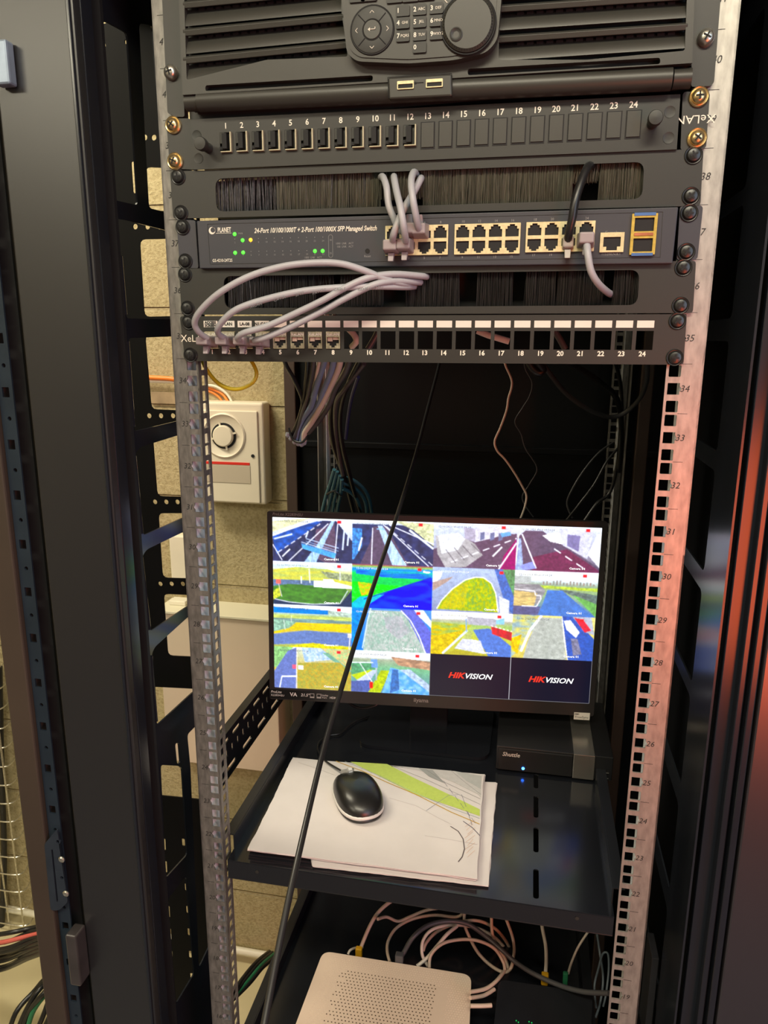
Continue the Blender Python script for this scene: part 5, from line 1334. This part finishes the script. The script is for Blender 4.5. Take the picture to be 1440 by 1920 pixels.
def c48(pts): return [(480 + x / 3, 1640 + y / 3, d) for x, y, d in pts]
def c86(pts): return [(860 + x / 2.483, 1640 + y / 2.483, d) for x, y, d in pts]


def plug(px, py, y, m, sz=(.005, .004, .009)):
    def f(t):
        p = F(px, py, y); MB().box(p.x - sz[0], p.x + sz[0], p.y - sz[1], p.y + sz[1], p.z - sz[2], p.z + sz[2]).build('plug', m, t, bevel=.0015)
    return f


G3 = 'pale cables behind the router on the lower shelf'
low_c = [
    (c48([(583, 440, .20), (592, 405, .205), (640, 290, .22), (690, 210, .24), (760, 150, .26), (830, 120, .28), (900, 60, .30)]), .0028, CPNK, 'pale cable rising from the yellow plug behind the router', plug(673, 1786, .20, YPLG)),
    (c48([(518, 448, .195), (530, 425, .20), (560, 412, .21), (600, 408, .22)]), .0018, CWHT, 'short thin white cable left of the yellow plug', None),
    (c48([(685, 250, .22), (735, 238, .24), (800, 262, .25), (870, 235, .26), (960, 200, .27), (1060, 187, .28), (1150, 190, .28), (1160, 220, .28), (1120, 238, .28), (1000, 228, .27), (880, 250, .26), (790, 300, .24), (745, 370, .22), (738, 430, .205), (752, 490, .19)]), .0023, CPNK, 'pale cable doubling back in a flat loop behind the router', None),
    (c48([(965, 510, .20), (935, 450, .20), (940, 370, .21), (990, 310, .22), (1080, 285, .24), (1200, 290, .26), (1310, 330, .27), (1390, 400, .28), (1435, 480, .28), (1430, 530, .27)]), .0024, CWHT, 'pale coiled cable, outer loop over the lower shelf', None),
    (c48([(940, 430, .21), (960, 380, .22), (1020, 320, .235), (1120, 275, .25), (1240, 258, .26), (1340, 300, .27), (1410, 380, .28), (1450, 470, .28)]), .0024, CPNK, 'pale coiled cable with the highest arch over the lower shelf', None),
    (c48([(1178, 170, .27), (1172, 270, .26), (1200, 350, .25), (1250, 440, .23), (1320, 510, .22), (1390, 548, .21), (1430, 530, .21), (1445, 490, .22)]), .0024, CPNK, 'pale cable dropping from the shelf and curling to the right', None),
    (c48([(905, 515, .19), (960, 470, .20), (1020, 400, .21), (1075, 335, .22), (1130, 290, .24)]), .0026, CWHT, 'pale cable slanting up from the right half of the router', None),
    (c48([(975, 522, .19), (985, 450, .20), (1050, 388, .21), (1150, 365, .22), (1250, 372, .22), (1340, 415, .22), (1390, 490, .21), (1400, 540, .20)]), .0024, CPNK, 'pale coiled cable, lowest arch over the lower shelf', None),
    (c48([(1324, 190, .26), (1328, 320, .25), (1350, 390, .24), (1400, 470, .23), (1420, 530, .22)]), .0024, CPNK, 'pale cable hanging straight down left of the dark grey one', None),
    (c48([(1380, 190, .27), (1415, 270, .27), (1445, 360, .27), (1452, 440, .26), (1430, 520, .25)]), .0024, CWHT, 'pale cable bowing right at the edge of the coil', None),
    (c48([(1205, 660, .12), (1290, 642, .14), (1350, 600, .16), (1395, 545, .19)]), .0026, CPNK, 'pale cable leaving the right side of the router, topmost', None),
    (c48([(1205, 693, .11), (1280, 680, .13), (1340, 645, .15)]), .0026, CPNK, 'pale cable leaving the right side of the router, middle', None),
    (c48([(1205, 738, .10), (1270, 738, .105), (1325, 735, .11)]), .0028, CPNK, 'pale cable leaving the right side of the router, lowest', None),
    (c86([(378, 170, .27), (390, 250, .26), (405, 330, .24), (408, 400, .22), (404, 460, .20)]), .0026, CWHT, 'pale cable ending in an amber plug above the black box', plug(1021.5, 1835, .195, YPLG)),
    (c86([(640, 215, .25), (600, 270, .25), (555, 340, .24), (525, 410, .22), (510, 460, .20)]), .0017, CWHT, 'thin white cable ending in a green plug', plug(1060, 1834, .195, CGRN, (.0035, .003, .010))),
    (c86([(638, 235, .26), (655, 350, .25), (672, 480, .22), (660, 590, .20), (637, 665, .18)]), .0017, mat('cable slate', (.12, .15, .18), .4, noise=(30, .1)), 'thin slate cable hanging beside the right mounting rail', None),
    (c86([(640, 620, .19), (632, 520, .20), (650, 440, .22), (670, 370, .24), (695, 370, .24), (698, 450, .22), (685, 560, .20), (672, 615, .19)]), .0015, mat('cable slate', (), 0), 'slate cable bent into a narrow hairpin by the right rail', None),
]
for pts, r, m, lb, pf in low_c: cable('network_cable', pts, r, m, lb, group=G3 if m in (CPNK, CWHT) else None, parts=pf)
cable('power_cable', c48([(805, 480, .18), (830, 440, .19), (885, 350, .20), (970, 285, .22), (1080, 262, .235), (1190, 278, .24), (1290, 345, .235), (1390, 430, .22)]) + c86([(262, 405, .21), (350, 462, .19), (470, 515, .17), (580, 545, .15), (700, 552, .13)]), .0034, CDK, 'thick dark grey cable arching across the pale coil', parts=plug(749, 1796, .178, CDK, (.006, .005, .007)))

# ------------------------------------------------------------------ cables in the dark upper bay
def c30(pts): return [(300 + x / 2.769, 660 + y / 2.769, d) for x, y, d in pts]
def c78(pts): return [(780 + x / 2.182, 660 + y / 2.182, d) for x, y, d in pts]


G4 = 'bundled cables hanging behind the patch panel'
for pts, r, m, lb in [
    (c30([(640, 20, .20), (655, 70, .22), (690, 130, .25), (735, 230, .29), (742, 270, .30)]), .0030, CBLK, 'black bundled cable, outermost on the left'),
    (c30([(765, 20, .22), (765, 90, .24), (752, 200, .28), (735, 300, .31), (705, 390, .33), (680, 435, .34), (672, 425, .345)]), .0030, CBLK, 'black bundled cable ending at the tie'),
    (c30([(800, 20, .22), (790, 110, .24), (770, 220, .28), (740, 320, .31), (715, 400, .33), (697, 450, .335), (700, 462, .34)]), .0030, CDK, 'dark grey bundled cable beside the blue one'),
    (c30([(860, 20, .21), (845, 80, .23), (812, 180, .26), (785, 280, .29), (740, 350, .32), (715, 420, .335), (712, 470, .34)]), .0040, CBLU, 'blue grey bundled cable with the widest sweep'),
    (c30([(905, 20, .21), (892, 90, .23), (855, 190, .26), (820, 280, .29), (775, 350, .315), (745, 410, .33), (735, 475, .335)]), .0040, CBLU, 'blue grey bundled cable in front of the pale one'),
    (c30([(830, 40, .22), (815, 110, .24), (800, 180, .27), (780, 230, .29)]), .0026, CWHT, 'white cable glimpsed between the dark and the blue ones'),
    (c30([(940, 20, .21), (925, 90, .23), (880, 190, .26), (830, 290, .29), (790, 360, .31), (752, 420, .325), (748, 460, .33)]), .0042, CWHT, 'pale bundled cable, thickest of the bundle'),
    (c30([(985, 40, .22), (960, 110, .24), (910, 190, .27), (880, 270, .29), (830, 350, .31), (770, 420, .325)]), .0038, CDK, 'dark grey bundled cable crossing under the pale one'),
    (c30([(1000, 30, .24), (945, 130, .28), (905, 220, .33), (885, 330, .38), (895, 460, .42), (925, 560, .46), (960, 660, .49), (1005, 830, .53)]), .0038, CBLK, 'black cable hanging from the panel down behind the monitor'),
    (c30([(1040, 40, .25), (985, 150, .29), (945, 260, .34), (935, 380, .39), (950, 500, .43), (975, 600, .46), (1000, 700, .49), (1040, 830, .53)]), .0036, CBLK, 'black cable hanging just right of its twin'),
    (c30([(1060, 60, .26), (960, 190, .30), (915, 260, .34), (910, 400, .40), (930, 540, .45), (950, 640, .48)]), .0034, CDK, 'dark grey hanging cable between the two black ones'),
    (c30([(1030, 130, .30), (1000, 220, .34), (980, 320, .38), (965, 450, .42)]), .0026, mat('cable navy', (.02, .025, .09), .4, noise=(30, .1)), 'thin navy cable at the right of the bundle'),
    (c30([(905, 610, .48), (885, 680, .50), (862, 750, .52), (840, 840, .54)]), .0032, CTEAL, 'teal cable, leftmost above the monitor'),
    (c30([(920, 620, .48), (900, 700, .50), (885, 760, .52), (868, 840, .54)]), .0032, CTEAL, 'teal cable, second from the left above the monitor'),
    (c30([(935, 640, .48), (920, 710, .50), (905, 770, .52), (895, 840, .54)]), .0032, CTEAL, 'teal cable, third from the left above the monitor'),
    (c30([(945, 660, .48), (940, 730, .50), (928, 780, .52), (918, 840, .54)]), .0032, CTEAL, 'teal cable, fourth from the left above the monitor'),
    (c30([(950, 650, .49), (1010, 670, .50), (1065, 720, .51), (1090, 780, .52), (1100, 850, .54)]), .0032, CTEAL, 'teal cable, outer loop bending right'),
    (c30([(950, 680, .49), (1000, 700, .50), (1045, 740, .51), (1070, 790, .52), (1075, 850, .54)]), .0032, CTEAL, 'teal cable, middle loop bending right'),
    (c30([(950, 710, .49), (990, 730, .50), (1025, 770, .51), (1045, 850, .54)]), .0032, CTEAL, 'teal cable, inner loop bending right'),
]: cable('bundled_cable', pts, r, m, lb, group=G4)
for pts, lb in ((c30([(668, 395, .335), (690, 455, .33), (735, 470, .325), (765, 440, .325)]), 'black cable tie around the blue and grey bundle'), (c30([(865, 740, .50), (905, 722, .495), (945, 750, .50)]), 'black cable tie around the teal cables')):
    tag(MB().tube([F(a, b, c) for a, b, c in pts], .0017, 8).build('cable_tie', CBLK, smooth=True), lb, 'cable tie')
for k, (x, y) in enumerate(((664, 430), (680, 447), (700, 465), (718, 474), (735, 478), (748, 470))):
    p = F(300 + x / 2.769, 660 + y / 2.769, .335)
    tag(MB().lathe(p, (-.3, 0, -1), [(.0038, -.003), (.0038, .002), (.002, .004)], 10).build('cable_end', mat('cut end grey', (.30, .33, .38), .5, noise=(50, .1)), smooth=True),
        'pale cut cable end below the tie of the hanging bundle, %s from the left' % ('first', 'second', 'third', 'fourth', 'fifth', 'sixth')[k], 'cable end', 'cut cable ends below the tie')
for pts, r, m, lb in [
    (c78([(360, 30, .40), (368, 60, .40), (390, 110, .40), (391, 145, .40), (378, 190, .40), (370, 240, .40), (345, 310, .40), (322, 365, .40), (333, 405, .40), (365, 440, .40), (400, 490, .40), (435, 550, .40), (452, 590, .40), (443, 640, .40), (428, 680, .40)]), .0016, CWHT, 'thin white wavy cable above the middle of the monitor'),
    (c78([(440, 30, .42), (450, 75, .42), (475, 125, .42), (465, 180, .42), (435, 230, .42), (405, 285, .42), (430, 335, .42), (448, 395, .42), (495, 475, .42), (465, 540, .42), (435, 600, .42), (480, 675, .42)]), .0010, mat('cable charcoal', (.05, .055, .065), .4, noise=(30, .1)), 'very thin charcoal wire right of the white wavy cable'),
    (c78([(500, 20, .30), (545, 85, .33), (610, 165, .37), (680, 220, .40), (750, 255, .43), (805, 266, .45), (860, 245, .45), (915, 190, .42), (943, 120, .36), (947, 30, .28)]), .0034, CDK, 'thick dark grey cable sagging between the patch panel and the right post'),
    (c78([(600, 30, .30), (690, 80, .34), (760, 130, .38), (815, 180, .44), (838, 260, .50), (838, 380, .54), (828, 490, .56)]), .0044, CBLK, 'black cable from the patch panel down the rear right rail'),
    (c78([(815, 40, .46), (835, 120, .50), (842, 230, .53), (838, 360, .55), (800, 560, .56), (740, 620, .55), (690, 690, .54)]), .0030, CBLK, 'black cable hugging the rear right rail, swinging left'),
    (c78([(808, 370, .55), (750, 410, .54), (690, 480, .53), (640, 560, .52), (618, 620, .52), (640, 680, .52)]), .0016, CDK, 'thin dark cable, leftmost of the strands off the rear right rail'),
    (c78([(830, 390, .55), (780, 450, .54), (730, 540, .53), (670, 620, .52), (615, 690, .52)]), .0022, CBLK, 'black strand crossing above the right end of the monitor'),
    (c78([(460, 40, .30), (480, 70, .30), (505, 85, .30), (520, 70, .30), (500, 40, .29)]), .0050, CBLK, 'black cable knot tucked under the patch panel'),
]: cable('loose_cable', pts, r, m, lb)
# cables seen through the empty patch holes
for pts, m, lb in (([(652, 615, .10), (664, 628, .10), (668, 640, .10), (660, 650, .11)], CWHT, 'pale cable seen through patch hole 9'), ([(712, 615, .12), (702, 635, .12), (690, 655, .12)], CDK, 'grey cable seen through patch holes 10 and 11'), ([(895, 620, .10), (915, 628, .10), (935, 634, .10), (955, 640, .10)], CWHT, 'pale cable seen through patch holes 16 and 17'), ([(1040, 620, .12), (1052, 640, .12), (1060, 655, .12)], CDK, 'grey cable seen through patch hole 20')):
    cable('hidden_cable', pts, .0035, m, lb)

# ------------------------------------------------------------------ things on the wall
WB = .85
si = thing('alarm_sounder', 'cream alarm sounder box with round horn and red stripe on the wall', 'alarm')
a = F(350, 752, .80); b_ = F(491, 756, .80); c_ = F(497, 948, .80)
x0, x1, z1, z0 = a.x + .02, b_.x, (a.z + b_.z) / 2, c_.z
sx = x0 - .0
MB().box(sx, x1, .805, WB, z0, z1).build('housing', SIREN, si, bevel=.006, bseg=3)
MB().hexa([(sx + .004, .800, z0 + .004), (x1 - .012, .800, z0 + .004), (x1 - .012, .806, z0 + .004), (sx + .004, .806, z0 + .004)], [(sx + .004, .800, z1 - .018), (x1 - .012, .800, z1 - .018), (x1 - .012, .806, z1 - .018), (sx + .004, .806, z1 - .018)]).build('front_cover', SIREN, si, bevel=.002)
c = F(420, 817, .80)
MB().lathe(c, (0, -1, 0), [(.050, -.001), (.050, .002), (.047, .004), (.044, .001), (.0235, -.0005), (.0235, -.001)], 48).build('horn_rim', SIREN, si, smooth=True, autos=50)
MB().lathe(c + Vector((0, -.0018, 0)), (0, -1, 0), [(.0285, -.001), (.0285, 0), (.02, 0)], 40).build('horn_slot', DARK, si)
hub = MB().lathe(c + Vector((0, -.001, 0)), (0, -1, 0), [(.0235, 0), (.0235, .006), (.021, .009), (.004, .0095)], 40)
for t in range(4):
    d0 = math.radians(15 + 90 * t - 0); d = Vector((math.cos(d0), 0, math.sin(d0))); n_ = Vector((-d.z, 0, d.x)) * .002
    p0, p1 = c + d * .022 + Vector((0, -.003, 0)), c + d * .031 + Vector((0, -.003, 0)); hub.hexa([p0 - n_, p1 - n_, p1 + n_, p0 + n_], [q + Vector((0, -.003, 0)) for q in (p0 - n_, p1 - n_, p1 + n_, p0 + n_)])
hub.build('horn_hub', SIREN, si, smooth=True)
p, q = F(400, 867, .799), F(468, 872.5, .799); MB().box(sx + .012, q.x, .7985, .800, q.z, q.z + .0055).build('red_stripe', REDP, si)
p2 = F(469, 907, .799); MB().box(sx + .012, q.x + .001, .7988, .8005, p2.z, q.z - .001).build('lens_pane', SIRENL, si, bevel=.0006)
p = F(474, 855, .799); MB().lathe(p, (0, -1, 0), [(.0038, -.0005), (.0038, .0008), (.002, .0008)], 16).build('indicator', DARK, si)
wc = thing('wall_cabinet', 'large flat beige wall cabinet seen left of the monitor', 'cabinet')
a = F(309, 1120, .83); b_ = F(515, 1155, .76); c_ = F(515, 1452, .76)
MB().box(-.72, b_.x, .765, WB, c_.z, -.600).build('body', CABW, wc, bevel=.002)
MB().box(-.725, b_.x + .003, .760, WB, -.600, -.594).build('top_cap', CABT, wc, bevel=.001)
p = F(330, 1116, .80); MB().box(p.x - .02, p.x + .022, .80, .83, -.594, -.583).build('cable_gland', PVC, wc, bevel=.002)
a = F(307, 1003, .82); b_ = F(350, 1083, .82)
jb = tag(MB().box(F(318, 1040, .82).x, b_.x + .03, .82, WB, F(310, 1085, .82).z, a.z).build('junction_box', PVC, bevel=.004), 'small white junction box behind the left rail, above the wall cabinet', 'box')


def wcable(nm, pts, r, m, lb): return cable(nm, pts, r, m, lb)


wcable('wall_cable', [(388, 727, .845), (402, 731, .845), (418, 740, .842), (430, 757, .835)], .0030, CORG, 'orange cable curving into the alarm sounder')
wcable('wall_cable', [(386, 722, .84), (405, 725, .838), (425, 738, .836), (437, 757, .83)], .0030, PVC, 'white cable curving into the alarm sounder')
wcable('wall_cable', [(386, 732, .846), (398, 736, .846), (410, 744, .845), (420, 757, .84)], .0026, CORG, 'second orange cable under the first, entering the sounder')
wcable('wall_cable', [(240, 706, .83), (285, 708, .83), (318, 710, .83), (345, 714, .83)], .0050, CORG, 'orange cable running along the wall left of the rail')
wcable('wall_trunking', [(240, 714, .835), (285, 715, .835), (322, 716, .835), (350, 717, .835)], .0040, PVC, 'white conduit under the orange cable on the wall')
tag(MB().box(F(283, 735, .845).x, F(330, 755, .845).x, .843, WB, F(300, 757, .845).z, F(300, 735, .845).z).build('wall_plate', mat('brown plate', (.30, .22, .13), .7, noise=(30, .3)), bevel=.001), 'dull brown strip on the wall left of the rail', 'plate')
wcable('conduit_pipe', [(-60, 1690, .82), (30, 1707, .82), (120, 1724, .82), (250, 1746, .82), (372, 1768, .82), (470, 1786, .82), (560, 1801, .82), (700, 1822, .82)], .0095, PVC, 'white conduit pipe along the foot of the back wall')

# floor cable bundles, left
ORD = ['first', 'second', 'third', 'fourth', 'fifth', 'sixth', 'seventh', 'eighth', 'ninth']
G5 = 'black cables curving over the floor at the left'
for k in range(9):
    dy = k * 9
    cable('floor_cable', [(-60, 1760 + dy, .55 - k * .01), (10, 1752 + dy * .9 + random.uniform(-7, 7), .55 - random.random() * .05), (60, 1740 + dy * .75, .54 - k * .01), (110, 1735 + dy * .6 + random.uniform(-6, 6), .53 - k * .012), (180, 1740 + dy * .6, .5)], .0052, CRED if k == 2 else CBLK, ('pink cable among the black ones at the lower left' if k == 2 else 'black floor cable at the left edge, %s strand of the upper bundle' % ORD[k]), group=None if k == 2 else G5)
for k in range(6):
    dx = k * 12
    cable('floor_cable', [(10 + dx, 1960, .40), (30 + dx + random.uniform(-6, 6), 1900, .42), (58 + dx * .9 + random.uniform(-5, 5), 1860, .45 + random.uniform(-.02, .02)), (90 + dx * .6, 1832 + k * 5, .47), (140, 1812 + k * 9, .48), (190, 1795 + k * 9, .5)], .0055, CGRN if k == 3 else CBLK, ('green cable among the black ones rising from the lower left corner' if k == 3 else 'black floor cable rising from the lower left corner, %s strand from the left' % ORD[k]), group=None if k == 3 else 'black cables rising from the lower left corner')
for k in range(4):
    cable('floor_cable', [(505 + k * 5, 1785 + k * 2, .70), (480 + k * 4, 1805 + k * 3, .62), (455 + k * 4, 1835 + k * 3, .56), (430, 1868 + k * 4, .50), (365, 1925 + k * 4, .40)], .0050, CGRN if k == 2 else CBLK, ('green cable beside the black ones under the shelf' if k == 2 else 'black cable slanting over the floor behind the left rail, %s strand from the left' % ORD[k]), group=None if k == 2 else 'black cables on the floor behind the left rail')
# vertical wire tray with cables
tr = thing('cable_tray', 'upright wire mesh cable tray on the wall at the left edge', 'cable tray')
mb = MB(); xa = F(-60, 1560, .79).x; xb = F(22, 1560, .79).x
for x in np.linspace(xa, xb, 4): mb.tube([(x, .79, F(10, 1740, .79).z), (x, .79, -.25)], .0024, 6)
for z in np.arange(F(10, 1730, .79).z, -.25, .055): mb.tube([(xa, .79, z), (xb, .79, z), (xb, .84, z)], .002, 6)
mb.build('wire_mesh', SILV, tr, smooth=True)
for k in range(5):
    x = -58 + k * 15
    cable('riser_cable', [(x, 1760, .80), (x + 4, 1680, .805), (x + 6, 1600, .81), (x + 3, 1500, .81), (x, 1400, .81), (x - 3, 1250, .81)], .0075, CBLK if k != 2 else CDK, 'black riser cable inside the wire mesh tray, %s from the left' % ORD[k] if k != 2 else 'dark grey riser cable inside the wire mesh tray', group=None if k == 2 else 'riser cables in the tray')
